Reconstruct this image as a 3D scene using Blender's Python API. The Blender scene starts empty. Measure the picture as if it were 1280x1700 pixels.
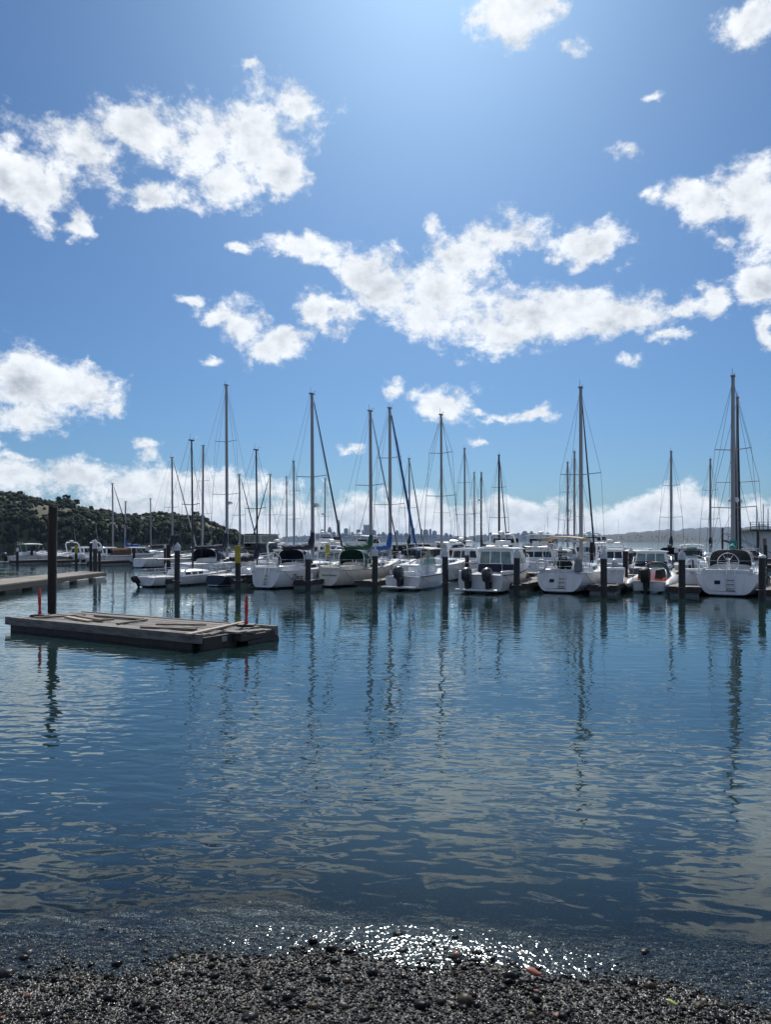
import bpy, bmesh, math, random
import numpy as np
from mathutils import Vector, Matrix, noise as mnoise

random.seed(7)
RNG = np.random.default_rng(7)
scene = bpy.context.scene
COL = scene.collection
R = math.radians

# ------------------------------------------------------------------ camera
CAM_H = 2.6            # eye height above the water (standing up the beach)
FPX = 1180.0           # focal length in photo pixels (1280 x 1700)
HORIZON = 900.0        # photo row of the horizon
cam_data = bpy.data.cameras.new('camera')
cam = bpy.data.objects.new('camera', cam_data)
COL.objects.link(cam)
cam.location = (0, 0, CAM_H)
cam.rotation_euler = (R(90), 0, 0)
cam_data.sensor_fit = 'VERTICAL'
cam_data.sensor_height = 36.0
cam_data.lens = FPX / 1700.0 * 36.0
cam_data.shift_y = (HORIZON - 850.0) / 1700.0
cam_data.clip_start = 0.1
cam_data.clip_end = 60000
scene.camera = cam

# ------------------------------------------------------------------ sun, sky, exposure
SUN_EL, SUN_AZ = 44.0, 4.0      # degrees; azimuth from +Y towards +X
sun_dir = Vector((math.sin(R(SUN_AZ)) * math.cos(R(SUN_EL)), math.cos(R(SUN_AZ)) * math.cos(R(SUN_EL)), math.sin(R(SUN_EL))))
sl = bpy.data.lights.new('sun', 'SUN')
sl.energy = 5.0
sl.angle = R(0.53)
sl.color = (1.0, 0.96, 0.90)
so = bpy.data.objects.new('sun', sl)
COL.objects.link(so)
so.rotation_euler = sun_dir.to_track_quat('Z', 'Y').to_euler()

scene.render.engine = 'CYCLES'
scene.view_settings.view_transform = 'Standard'
scene.view_settings.look = 'None'
scene.view_settings.gamma = 1.0
scene.view_settings.use_curve_mapping = False
scene.view_settings.exposure = 0.0
scene.cycles.use_denoising = True
scene.cycles.max_bounces = 8
scene.cycles.diffuse_bounces = 2
scene.cycles.glossy_bounces = 4
scene.cycles.transmission_bounces = 4
scene.cycles.transparent_max_bounces = 16
scene.cycles.volume_bounces = 0
scene.cycles.sample_clamp_indirect = 6
scene.cycles.caustics_reflective = False
scene.cycles.caustics_refractive = False


class NT:
    """small helper round a node tree"""
    def __init__(self, tree):
        self.t = tree

    def n(self, kind, **kw):
        nd = self.t.nodes.new(kind)
        for k, v in kw.items():
            setattr(nd, k, v)
        return nd

    def link(self, a, b):
        self.t.links.new(a, b)

    def put(self, sock, val):
        if hasattr(val, 'is_output'):
            self.t.links.new(val, sock)
        else:
            sock.default_value = val

    def math(self, op, a, b=None, c=None, clamp=False):
        nd = self.n('ShaderNodeMath', operation=op, use_clamp=clamp)
        for i, v in enumerate((a, b, c)):
            if v is not None:
                self.put(nd.inputs[i], v)
        return nd.outputs[0]

    def vmath(self, op, a, b=None, c=None):
        nd = self.n('ShaderNodeVectorMath', operation=op)
        for i, v in enumerate((a, b, c)):
            if v is not None:
                self.put(nd.inputs[i], v)
        return nd.outputs['Value' if op in ('DOT_PRODUCT', 'LENGTH') else 'Vector']

    def ramp(self, v, a, b, c=0.0, d=1.0, smooth=True):
        nd = self.n('ShaderNodeMapRange', interpolation_type='SMOOTHSTEP' if smooth else 'LINEAR')
        self.put(nd.inputs[0], v)
        for i, x in enumerate((a, b, c, d)):
            self.put(nd.inputs[i + 1], x)
        return nd.outputs[0]

    def noise(self, vec, scale, detail=2.0, rough=0.5, color=False, dist=0.0, dims='3D'):
        nd = self.n('ShaderNodeTexNoise', noise_dimensions=dims)
        if vec is not None:
            self.link(vec, nd.inputs['Vector'])
        nd.inputs['Scale'].default_value = scale
        nd.inputs['Detail'].default_value = detail
        nd.inputs['Roughness'].default_value = rough
        nd.inputs['Distortion'].default_value = dist
        return nd.outputs['Color' if color else 'Fac']

    def mixc(self, f, a, b, blend='MIX'):
        nd = self.n('ShaderNodeMix', data_type='RGBA', blend_type=blend)
        self.put(nd.inputs['Factor'], f)
        self.put(nd.inputs[6], a)
        self.put(nd.inputs[7], b)
        return nd.outputs[2]

    def cramp(self, f, stops, interp='LINEAR'):
        nd = self.n('ShaderNodeValToRGB')
        cr = nd.color_ramp
        cr.interpolation = interp
        while len(cr.elements) < len(stops):
            cr.elements.new(0.5)
        for e, (p, c) in zip(cr.elements, stops):
            e.position = p
            e.color = (c[0], c[1], c[2], 1)
        self.put(nd.inputs[0], f)
        return nd.outputs[0]


def build_world():
    world = bpy.data.worlds.new('World')
    scene.world = world
    world.use_nodes = True
    nt = NT(world.node_tree)
    world.node_tree.nodes.clear()
    out = nt.n('ShaderNodeOutputWorld')
    bg = nt.n('ShaderNodeBackground')
    bg.inputs['Strength'].default_value = 0.085
    nt.link(bg.outputs[0], out.inputs[0])
    sky = nt.n('ShaderNodeTexSky', sky_type='NISHITA')
    sky.sun_disc = False
    sky.sun_elevation = R(SUN_EL)
    sky.sun_rotation = R(SUN_AZ)
    sky.altitude = 0
    sky.air_density = 1.0
    sky.dust_density = 1.1
    sky.ozone_density = 3.0
    tc = nt.n('ShaderNodeTexCoord')
    d = tc.outputs['Generated']
    sep = nt.n('ShaderNodeSeparateXYZ')
    nt.link(d, sep.inputs[0])
    az = nt.math('ARCTAN2', sep.outputs[0], sep.outputs[1])
    el = nt.math('ARCSINE', sep.outputs[2])
    cmb = nt.n('ShaderNodeCombineXYZ')
    nt.link(az, cmb.inputs[0])
    nt.link(el, cmb.inputs[1])
    p = cmb.outputs[0]
    # domain warp so that cloud edges billow
    wn = nt.noise(d, 9.0, 4.0, 0.55, color=True)
    w = nt.vmath('MULTIPLY_ADD', nt.vmath('SUBTRACT', wn, (0.5, 0.5, 0.5)), (0.065, 0.05, 0.0), p)
    wn2 = nt.noise(d, 32.0, 3.0, 0.6, color=True)
    w = nt.vmath('MULTIPLY_ADD', nt.vmath('SUBTRACT', wn2, (0.5, 0.5, 0.5)), (0.030, 0.024, 0.0), w)
    # cumulus of the day: (azimuth, elevation, half width, half height) from photo measurements
    C = [(60, 300, 80, 70), (10, 300, 60, 60), (150, 245, 110, 48), (250, 215, 100, 62), (340, 225, 110, 62), (440, 225, 100, 78), (490, 190, 50, 45),
         (60, 340, 45, 40), (250, 318, 70, 26), (310, 338, 45, 18), (380, 305, 60, 42), (470, 285, 50, 40), (130, 362, 18, 26),
         (410, 118, 24, 11), (860, 25, 72, 55), (935, 70, 42, 20), (800, 40, 28, 20), (1250, 28, 52, 40),
         (1245, 320, 70, 66), (1185, 345, 48, 48), (1275, 355, 70, 78), (1195, 405, 22, 24), (1050, 258, 32, 18), (1098, 325, 24, 12), (1090, 160, 20, 11),
         (490, 398, 70, 18), (550, 430, 34, 16), (400, 415, 20, 10),
         (640, 470, 76, 46), (730, 490, 110, 64), (820, 545, 92, 50), (900, 512, 130, 46), (1020, 532, 95, 34), (1110, 562, 55, 15), (1060, 590, 32, 18),
         (760, 425, 80, 44), (840, 395, 78, 40), (975, 410, 62, 32), (925, 432, 40, 16), (715, 375, 18, 22), (600, 455, 40, 30),
         (320, 505, 36, 12), (400, 548, 48, 38), (432, 588, 42, 22), (520, 520, 46, 38), (545, 555, 46, 22), (345, 596, 20, 10),
         (1178, 508, 34, 26), (1268, 475, 36, 28), (1278, 540, 18, 32),
         (50, 625, 84, 54), (120, 650, 84, 46), (40, 688, 70, 30), (192, 682, 32, 15),
         (655, 642, 18, 22), (740, 672, 58, 26), (800, 680, 22, 8), (885, 687, 52, 13), (585, 752, 28, 9), (805, 726, 22, 7),
         (95, 790, 150, 30), (250, 768, 44, 15), (0, 735, 16, 16), (235, 747, 30, 9), (40, 760, 40, 10), (300, 815, 190, 30),
         (470, 575, 50, 28), (362, 525, 36, 20), (505, 410, 90, 20), (692, 655, 30, 18), (835, 688, 34, 9), (560, 520, 40, 26), (1130, 520, 40, 16), (1150, 325, 36, 26)]
    m = None
    for (x, y, rx, ry) in C:
        a = math.atan((x - 640) / FPX)
        e = math.atan((HORIZON - y) / FPX * math.cos(a))
        ra = (1.14 if ry > 36 else 1.30) * (rx + 6) / FPX * math.cos(a) ** 2
        re = (1.14 if ry > 36 else 1.30) * (ry + 5) / FPX * math.cos(a) * math.cos(e) ** 2
        q = nt.vmath('MULTIPLY_ADD', w, (1 / ra, 1 / re, 0), (-a / ra, -e / re, 0))
        big = min(1.0, max(0.68, ry / 28.0))        # small puffs are thin and torn
        dd = nt.math('MULTIPLY_ADD', nt.vmath('LENGTH', q), -1.0, big)
        m = dd if m is None else nt.math('SMOOTH_MAX', m, dd, 0.22)
    m = nt.math('MAXIMUM', m, -1.5)
    # the same kind of cloud all round the rest of the sky
    g = nt.noise(d, 3.2, 2.0, 0.5)
    gm = nt.ramp(g, 0.36, 0.70, -1.2, 1.2, smooth=False)
    away = nt.math('MAXIMUM', nt.ramp(nt.math('ABSOLUTE', az), 0.53, 0.62), nt.ramp(el, 0.66, 0.74))
    mm = nt.n('ShaderNodeMix')
    nt.put(mm.inputs[0], away)
    nt.put(mm.inputs[2], m)
    nt.put(mm.inputs[3], gm)
    m = mm.outputs[0]
    # bank of cloud low over the horizon, all the way round
    bn = nt.noise(d, 6.0, 3.0, 0.55)
    sepw = nt.n('ShaderNodeSeparateXYZ')
    nt.link(w, sepw.inputs[0])
    top = nt.ramp(bn, 0.3, 0.7, 0.056, 0.086, smooth=False)
    bank = nt.math('MULTIPLY', nt.math('SUBTRACT', top, sepw.outputs[1]), 26.0)
    bank = nt.math('MINIMUM', bank, 0.85)
    m = nt.math('SMOOTH_MAX', m, bank, 0.2)
    # fine structure
    sq = nt.vmath('MULTIPLY', d, (1.0, 1.0, 1.35))
    f1 = nt.noise(sq, 17.0, 12.0, 0.66, dist=0.15)
    dens = nt.math('ADD', nt.math('MULTIPLY', m, 1.15), nt.math('MULTIPLY', nt.math('SUBTRACT', f1, 0.52), 2.7))
    fh = nt.noise(sq, 70.0, 6.0, 0.62)
    dens = nt.math('ADD', dens, nt.math('MULTIPLY', nt.math('SUBTRACT', fh, 0.5), 0.75))
    cov = nt.ramp(dens, 0.02, 0.70)
    # self shading: fine noise sampled a little nearer the sun
    s2 = nt.vmath('ADD', sq, tuple(0.016 * c for c in sun_dir))
    f2 = nt.noise(s2, 17.0, 6.0, 0.6, dist=0.15)
    f3 = nt.noise(sq, 17.0, 6.0, 0.6, dist=0.15)
    relief = nt.math('MULTIPLY', nt.math('SUBTRACT', f3, f2), 0.9)
    base = nt.ramp(nt.noise(d, 11.0, 6.0, 0.6), 0.36, 0.74, 0.1, 1.0)
    thick = nt.math('MULTIPLY', nt.ramp(dens, 0.45, 1.5), base)
    lum = nt.math('ADD', nt.math('SUBTRACT', 1.0, nt.math('MULTIPLY', thick, 0.42)), relief)
    low = nt.ramp(el, 0.0, 0.14, 0.92, 1.0)
    lum = nt.math('MULTIPLY', nt.math('MAXIMUM', nt.math('MINIMUM', lum, 1.12), 0.45), low)
    ccol = nt.vmath('SCALE', nt.cramp(lum, [(0.35, (0.55, 0.66, 0.82)), (0.95, (0.92, 0.96, 1.0))]), None)
    ccol.node.inputs['Scale'].default_value = 11.7
    csc = nt.vmath('MULTIPLY', ccol, (1, 1, 1))
    lumv = nt.n('ShaderNodeCombineXYZ')
    for i in range(3):
        nt.put(lumv.inputs[i], lum)
    csc = nt.vmath('MULTIPLY', ccol, lumv.outputs[0])
    # sky colour
    tint = nt.vmath('MULTIPLY', sky.outputs[0], (0.385, 0.62, 0.87))
    col = nt.mixc(nt.math('MULTIPLY', cov, 0.96), tint, csc)
    nt.link(col, bg.inputs['Color'])
    world.cycles.sampling_method = 'MANUAL'
    world.cycles.sample_map_resolution = 512


build_world()

# ------------------------------------------------------------------ helpers: tags, meshes, materials


def tag(o, label=None, cat=None, group=None, kind=None):
    if label:
        o['label'] = label
    if cat:
        o['category'] = cat
    if group:
        o['group'] = group
    if kind:
        o['kind'] = kind
    return o


def empty(name, loc, rz=0.0):
    o = bpy.data.objects.new(name, None)
    COL.objects.link(o)
    o.location = loc
    o.rotation_euler = (0, 0, rz)
    o.empty_display_size = 0.2
    return o


class MB:
    def __init__(self):
        self.v = []
        self.f = []

    def add(self, vs, fs):
        o = len(self.v)
        self.v.extend([tuple(p) for p in vs])
        self.f.extend([tuple(i + o for i in f) for f in fs])
        return self

    def box(self, x0, x1, y0, y1, z0, z1, tx=0.0, ty=0.0):
        """axis box; tx, ty pull the top in on each side"""
        vs = [(x0, y0, z0), (x1, y0, z0), (x1, y1, z0), (x0, y1, z0),
              (x0 + tx, y0 + ty, z1), (x1 - tx, y0 + ty, z1), (x1 - tx, y1 - ty, z1), (x0 + tx, y1 - ty, z1)]
        fs = [(0, 3, 2, 1), (4, 5, 6, 7), (0, 1, 5, 4), (1, 2, 6, 5), (2, 3, 7, 6), (3, 0, 4, 7)]
        return self.add(vs, fs)

    def tube(self, pts, r, n=6, cap=True):
        pts = [Vector(p) for p in pts]
        rs = r if isinstance(r, (list, tuple)) else [r] * len(pts)
        rings = []
        up = None
        for i, p in enumerate(pts):
            a = pts[max(i - 1, 0)]
            b = pts[min(i + 1, len(pts) - 1)]
            t = (b - a)
            if t.length < 1e-9:
                t = Vector((0, 0, 1))
            t.normalize()
            if up is None:
                up = Vector((0, 0, 1)) if abs(t.z) < 0.9 else Vector((1, 0, 0))
            s = t.cross(up)
            if s.length < 1e-6:
                s = t.cross(Vector((0, 1, 0)))
            s.normalize()
            q = s.cross(t)
            rings.append([p + (s * math.cos(2 * math.pi * k / n) + q * math.sin(2 * math.pi * k / n)) * rs[i] for k in range(n)])
        return self.loft(rings, True, cap)

    def loft(self, rings, closed=True, cap=True):
        n = len(rings[0])
        vs = [p for rg in rings for p in rg]
        fs = []
        m = n if closed else n - 1
        for i in range(len(rings) - 1):
            for k in range(m):
                a, b = i * n + k, i * n + (k + 1) % n
                fs.append((a, b, b + n, a + n))
        if cap and closed:
            fs.append(tuple(range(n - 1, -1, -1)))
            fs.append(tuple(range((len(rings) - 1) * n, len(rings) * n)))
        return self.add(vs, fs)

    def lathe(self, prof, n=12, c=(0, 0)):
        rings = [[(c[0] + r * math.cos(2 * math.pi * k / n), c[1] + r * math.sin(2 * math.pi * k / n), z) for k in range(n)] for r, z in prof]
        return self.loft(rings, True, True)

    def mesh(self, name, smooth=True):
        me = bpy.data.meshes.new(name)
        me.from_pydata(self.v, [], self.f)
        me.validate()
        if smooth:
            me.polygons.foreach_set('use_smooth', [True] * len(me.polygons))
            try:
                me.set_sharp_from_angle(angle=R(38))
            except Exception:
                pass
        me.update()
        return me

    def build(self, name, mat, parent=None, smooth=True, bevel=0.0):
        o = bpy.data.objects.new(name, self.mesh(name, smooth))
        COL.objects.link(o)
        if mat:
            o.data.materials.append(mat)
        if parent:
            o.parent = parent
        if bevel:
            md = o.modifiers.new('bevel', 'BEVEL')
            md.width = bevel
            md.segments = 2
            md.limit_method = 'ANGLE'
            md.angle_limit = R(40)
        return o


def fast_mesh(name, verts, tris, mat, parent=None, smooth=False):
    """numpy arrays -> triangle mesh object"""
    me = bpy.data.meshes.new(name)
    nv, nf = len(verts), len(tris)
    me.vertices.add(nv)
    me.vertices.foreach_set('co', np.asarray(verts, dtype=np.float32).ravel())
    me.loops.add(nf * 3)
    me.loops.foreach_set('vertex_index', np.asarray(tris, dtype=np.int32).ravel())
    me.polygons.add(nf)
    me.polygons.foreach_set('loop_start', np.arange(0, nf * 3, 3, dtype=np.int32))
    me.polygons.foreach_set('loop_total', np.full(nf, 3, dtype=np.int32))
    if smooth:
        me.polygons.foreach_set('use_smooth', np.ones(nf, dtype=bool))
    me.update(calc_edges=True)
    o = bpy.data.objects.new(name, me)
    COL.objects.link(o)
    me.materials.append(mat)
    if parent:
        o.parent = parent
    return o


def ico(sub):
    bm = bmesh.new()
    bmesh.ops.create_icosphere(bm, subdivisions=sub, radius=1.0)
    v = np.array([p.co[:] for p in bm.verts])
    f = np.array([[q.index for q in p.verts] for p in bm.faces])
    bm.free()
    return v, f


def new_mat(name):
    m = bpy.data.materials.new(name)
    m.use_nodes = True
    m.node_tree.nodes.clear()
    nt = NT(m.node_tree)
    out = nt.n('ShaderNodeOutputMaterial')
    return m, nt, out


_mats = {}


def pmat(name, col, rough=0.5, metal=0.0, var=0.12, vscale=3.0, bump=0.0, bscale=40.0, coat=0.0, grime=None, gscale=1.5, gamt=0.5, stretch=(1, 1, 1)):
    """principled surface whose colour wanders a little (wear, dirt, weave)"""
    if name in _mats:
        return _mats[name]
    m, nt, out = new_mat(name)
    b = nt.n('ShaderNodeBsdfPrincipled')
    tc = nt.n('ShaderNodeTexCoord')
    vec = nt.vmath('MULTIPLY', tc.outputs['Object'], stretch)
    n1 = nt.noise(vec, vscale, 5.0, 0.6)
    c = (*col, 1)
    lo = (*[x * (1 - var) for x in col], 1)
    hi = (*[min(1, x * (1 + var)) for x in col], 1)
    cc = nt.mixc(nt.ramp(n1, 0.3, 0.7), lo, hi)
    if grime:
        n2 = nt.noise(vec, gscale, 6.0, 0.65)
        cc = nt.mixc(nt.math('MULTIPLY', nt.ramp(n2, 0.48, 0.72), gamt), cc, (*grime, 1))
    nt.link(cc, b.inputs['Base Color'])
    nt.put(b.inputs['Roughness'], nt.ramp(n1, 0.2, 0.8, max(rough - 0.08, 0.02), min(rough + 0.1, 1.0)))
    b.inputs['Metallic'].default_value = metal
    if coat:
        b.inputs['Coat Weight'].default_value = coat
        b.inputs['Coat Roughness'].default_value = 0.08
    if bump:
        bp = nt.n('ShaderNodeBump')
        bp.inputs['Strength'].default_value = 0.6
        bp.inputs['Distance'].default_value = bump
        nt.link(nt.noise(vec, bscale, 4.0, 0.6), bp.inputs['Height'])
        nt.link(bp.outputs[0], b.inputs['Normal'])
    nt.link(b.outputs[0], out.inputs[0])
    _mats[name] = m
    return m


def at(px, py, z=0.0):
    """photo pixel -> point on the level z (water, deck)"""
    Y = (CAM_H - z) * FPX / (py - HORIZON)
    return Vector(((px - 640) / FPX * Y, Y, z))


def at_y(px, Y, z=0.0):
    return Vector(((px - 640) / FPX * Y, Y, z))


def z_of(py, Y):
    return CAM_H - (py - HORIZON) / FPX * Y


# ------------------------------------------------------------------ water
def build_water():
    m, nt, out = new_mat('sea_water')
    geo = nt.n('ShaderNodeNewGeometry')
    pos = geo.outputs['Position']
    sep = nt.n('ShaderNodeSeparateXYZ')
    nt.link(pos, sep.inputs[0])
    y = sep.outputs[1]
    mp = nt.n('ShaderNodeMapping')
    mp.inputs['Rotation'].default_value = (0, 0, R(7))
    nt.link(pos, mp.inputs[0])
    v = mp.outputs[0]
    # long lazy ripples, wavelets riding on them, patches of calm
    n1 = nt.noise(nt.vmath('MULTIPLY', v, (1.8, 3.6, 0)), 1.0, 0.5, 0.4, dist=0.4, dims='2D')
    n2 = nt.noise(nt.vmath('MULTIPLY', v, (3.7, 7.2, 0)), 1.0, 1.0, 0.4, dist=0.3, dims='2D')
    n0 = nt.noise(nt.vmath('MULTIPLY', v, (0.12, 0.30, 0)), 1.0, 2.0, 0.5, dims='2D')
    n3 = nt.noise(nt.vmath('MULTIPLY', v, (15.0, 24.0, 0)), 1.0, 2.0, 0.55, dims='2D')
    calm = nt.ramp(n0, 0.30, 0.66, 0.45, 1.15)
    # metres out from the curving waterline
    shore = nt.math('SUBTRACT', y, nt.math('MULTIPLY_ADD', nt.math('ABSOLUTE', nt.math('ADD', sep.outputs[0], 0.9)), -0.16, 4.72))
    edge = nt.ramp(shore, -0.05, 0.60, 1.0, 0.0)
    h = nt.math('MULTIPLY', nt.math('ADD', nt.math('MULTIPLY', n1, 0.0115), nt.math('MULTIPLY', n2, 0.0055)), nt.math('MULTIPLY', calm, nt.ramp(y, 6.5, 16.0, 1.1, 0.66)))
    h = nt.math('ADD', h, nt.math('MULTIPLY', n0, 0.014))
    h = nt.math('ADD', h, nt.math('MULTIPLY', n3, nt.math('ADD', nt.math('MULTIPLY', edge, 0.010), 0.00006)))
    far = nt.ramp(y, 30.0, 220.0, 1.0, 0.35)
    h = nt.math('MULTIPLY', h, far)
    bp = nt.n('ShaderNodeBump')
    bp.inputs['Strength'].default_value = 1.0
    bp.inputs['Distance'].default_value = 1.0
    nt.link(h, bp.inputs['Height'])
    nrm = bp.outputs[0]
    fr = nt.n('ShaderNodeFresnel')
    nt.put(fr.inputs['IOR'], nt.ramp(shore, 0.1, 3.0, 1.38, 2.0))
    nt.link(nrm, fr.inputs['Normal'])
    gl = nt.n('ShaderNodeBsdfGlossy')
    gl.inputs['Color'].default_value = (0.88, 0.98, 0.99, 1)
    nt.put(gl.inputs['Roughness'], nt.math('ADD', nt.ramp(y, 15.0, 400.0, 0.012, 0.05), nt.math('MULTIPLY', edge, 0.09)))
    nt.link(nrm, gl.inputs['Normal'])
    tr = nt.n('ShaderNodeBsdfTransparent')
    tr.inputs['Color'].default_value = (0.90, 0.95, 0.94, 1)
    df = nt.n('ShaderNodeBsdfDiffuse')      # suspended silt and algae scatter light back
    df.inputs['Color'].default_value = (0.012, 0.028, 0.029, 1)
    body = nt.n('ShaderNodeMixShader')
    nt.put(body.inputs[0], nt.ramp(shore, 0.05, 3.4, 0.0, 1.0, smooth=False))
    nt.link(tr.outputs[0], body.inputs[1])
    nt.link(df.outputs[0], body.inputs[2])
    mx = nt.n('ShaderNodeMixShader')
    nt.link(fr.outputs[0], mx.inputs[0])
    nt.link(body.outputs[0], mx.inputs[1])
    nt.link(gl.outputs[0], mx.inputs[2])
    nt.link(mx.outputs[0], out.inputs[0])
    b = MB()
    xs = [-16000, -400, -30, 30, 400, 16000]
    ys = [2.5, 12, 60, 400, 16000]
    vs = [(x, yy, 0) for yy in ys for x in xs]
    fs = [(j * 6 + i, j * 6 + i + 1, j * 6 + i + 7, j * 6 + i + 6) for j in range(4) for i in range(5)]
    b.add(vs, fs)
    o = b.build('sea', m, smooth=False)
    tag(o, 'calm blue-green bay water with soft ripples', 'water', kind='structure')


build_water()


# ------------------------------------------------------------------ beach and sea bed
WL = [(-640, 1590), (0, 1590), (120, 1588), (240, 1578), (340, 1560), (420, 1550), (520, 1552), (600, 1562), (700, 1568), (800, 1578), (900, 1590), (1020, 1604), (1150, 1616), (1280, 1624), (2000, 1632)]
_wx = np.array([((px - 640) / FPX) * CAM_H * FPX / (py - HORIZON) for px, py in WL])
_wy = np.array([CAM_H * FPX / (py - HORIZON) for px, py in WL])


def beach_h(X, Y):
    """height of the beach / sea bed"""
    yw = np.interp(X, _wx, _wy)
    d = Y - yw
    up = np.where(d < 0, -d * 0.06 + np.clip(-d - 0.9, 0, None) ** 2 * 0.10, 0)
    dn = np.where(d > 0, -np.minimum(d * 0.075 + np.clip(d - 1.2, 0, None) * 0.05, 2.6), 0)
    wob = 0.006 * np.sin(X * 3.1 + 1.0) * np.sin(Y * 4.3) + 0.004 * np.sin(X * 7.3 + Y * 5.1)
    return np.minimum(up, 2.0) + dn + wob - 0.012


def build_beach():
    m, nt, out = new_mat('wet_gravel_bed')
    b = nt.n('ShaderNodeBsdfPrincipled')
    tc = nt.n('ShaderNodeTexCoord')
    vo = nt.n('ShaderNodeTexVoronoi')
    vo.inputs['Scale'].default_value = 85.0
    nt.link(tc.outputs['Object'], vo.inputs['Vector'])
    sepc = nt.n('ShaderNodeSeparateColor')
    nt.link(vo.outputs['Color'], sepc.inputs[0])
    big = nt.noise(tc.outputs['Object'], 1.6, 4.0, 0.6)
    c1 = nt.cramp(sepc.outputs[0], [(0.0, (0.004, 0.004, 0.005)), (0.55, (0.013, 0.013, 0.013)), (0.85, (0.030, 0.027, 0.022)), (1.0, (0.10, 0.08, 0.06))])
    c1 = nt.mixc(nt.ramp(big, 0.4, 0.7, 0.0, 0.5), c1, (0.016, 0.017, 0.016, 1))
    nt.link(c1, b.inputs['Base Color'])
    b.inputs['Roughness'].default_value = 0.32
    bp = nt.n('ShaderNodeBump')
    bp.inputs['Strength'].default_value = 1.0
    bp.inputs['Distance'].default_value = 0.006
    bp.invert = True
    nt.link(vo.outputs['Distance'], bp.inputs['Height'])
    nt.link(bp.outputs[0], b.inputs['Normal'])
    nt.link(b.outputs[0], out.inputs[0])
    xs = np.concatenate([np.linspace(-60, -5, 30), np.linspace(-4.9, 4.9, 120), np.linspace(5, 60, 30)])
    ys = np.concatenate([np.linspace(-12, 2.9, 24), np.linspace(3.0, 7.0, 90), np.linspace(7.2, 90, 40)])
    X, Y = np.meshgrid(xs, ys)
    Z = beach_h(X, Y)
    V = np.stack([X.ravel(), Y.ravel(), Z.ravel()], 1)
    nx, ny = len(xs), len(ys)
    i, j = np.meshgrid(np.arange(nx - 1), np.arange(ny - 1))
    a = (j * nx + i).ravel()
    T = np.concatenate([np.stack([a, a + 1, a + nx + 1], 1), np.stack([a, a + nx + 1, a + nx], 1)])
    o = fast_mesh('beach', V, T, m, smooth=True)
    tag(o, 'dark wet gravel beach shelving under the water', 'beach', kind='structure')
    far = MB().add([(-16000, 88, -2.7), (16000, 88, -2.7), (16000, 16000, -2.7), (-16000, 16000, -2.7)], [(0, 1, 2, 3)])
    s = far.build('sea_bed', pmat('silt', (0.03, 0.035, 0.03), 0.9), smooth=False)
    tag(s, kind='structure')

    # the pebbles themselves
    m2, nt, out = new_mat('wet_pebbles')
    b = nt.n('ShaderNodeBsdfPrincipled')
    geo = nt.n('ShaderNodeNewGeometry')
    rnd = geo.outputs['Random Per Island']
    c = nt.cramp(rnd, [(0.0, (0.003, 0.004, 0.005)), (0.52, (0.009, 0.010, 0.011)), (0.74, (0.024, 0.024, 0.024)), (0.88, (0.045, 0.038, 0.028)), (0.96, (0.11, 0.088, 0.055)), (0.988, (0.36, 0.33, 0.27)), (1.0, (0.22, 0.09, 0.05))])
    n = nt.noise(geo.outputs['Position'], 160.0, 3.0, 0.6)
    c = nt.mixc(nt.ramp(n, 0.3, 0.7, 0.0, 0.45), c, (0.010, 0.011, 0.012, 1))
    nt.link(c, b.inputs['Base Color'])
    nt.put(b.inputs['Roughness'], nt.ramp(nt.noise(geo.outputs['Position'], 40.0, 2.0, 0.5), 0.3, 0.7, 0.16, 0.42))
    bp = nt.n('ShaderNodeBump')
    bp.inputs['Strength'].default_value = 0.7
    bp.inputs['Distance'].default_value = 0.0025
    nt.link(nt.noise(geo.outputs['Position'], 230.0, 3.0, 0.6), bp.inputs['Height'])
    nt.link(bp.outputs[0], b.inputs['Normal'])
    nt.put(b.inputs['Coat Weight'], nt.ramp(nt.noise(geo.outputs['Position'], 130.0, 1.0, 0.5), 0.50, 0.60, 0.0, 0.75))    # patches of sea water film
    b.inputs['Coat IOR'].default_value = 1.33
    b.inputs['Coat Roughness'].default_value = 0.10
    b.inputs['Specular IOR Level'].default_value = 0.12
    bc = nt.n('ShaderNodeBump')
    bc.inputs['Strength'].default_value = 0.8
    bc.inputs['Distance'].default_value = 0.0015
    nt.link(nt.noise(geo.outputs['Position'], 420.0, 1.0, 0.5), bc.inputs['Height'])
    nt.link(bc.outputs[0], b.inputs['Coat Normal'])
    nt.link(b.outputs[0], out.inputs[0])

    base_v, base_f = ico(1)
    shapes = []
    for k in range(24):
        s = base_v * (1 + RNG.uniform(-0.32, 0.28, (len(base_v), 1)))
        shapes.append(s * np.array([1.0, RNG.uniform(0.6, 1.0), RNG.uniform(0.35, 0.7)]))
    shapes = np.array(shapes)

    def scatter(n, y0, y1, rmin, rmax, power, sink):
        Y = RNG.uniform(y0, y1, n)
        X = RNG.uniform(-0.62, 0.62, n) * Y
        rad = rmin + (rmax - rmin) * RNG.random(n) ** power
        Z = beach_h(X, Y) + rad * sink
        a = RNG.uniform(0, 2 * np.pi, n)
        tilt = RNG.normal(0, 0.35, n)
        S = shapes[RNG.integers(0, len(shapes), n)] * rad[:, None, None]
        ct, st = np.cos(tilt)[:, None], np.sin(tilt)[:, None]
        x, y, z = S[:, :, 0], S[:, :, 1], S[:, :, 2]
        y, z = y * ct - z * st, y * st + z * ct
        ca, sa = np.cos(a)[:, None], np.sin(a)[:, None]
        x, y = x * ca - y * sa, x * sa + y * ca
        P = np.stack([x + X[:, None], y + Y[:, None], z + Z[:, None]], 2)
        return P
    P = np.concatenate([scatter(34000, 3.45, 4.75, 0.003, 0.010, 1.5, 0.30),
                        scatter(3600, 3.45, 4.75, 0.009, 0.020, 2.2, 0.25),
                        scatter(260, 3.45, 4.8, 0.022, 0.042, 1.8, 0.15),
                        scatter(46, 3.45, 4.8, 0.035, 0.065, 1.5, 0.05)])
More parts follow.
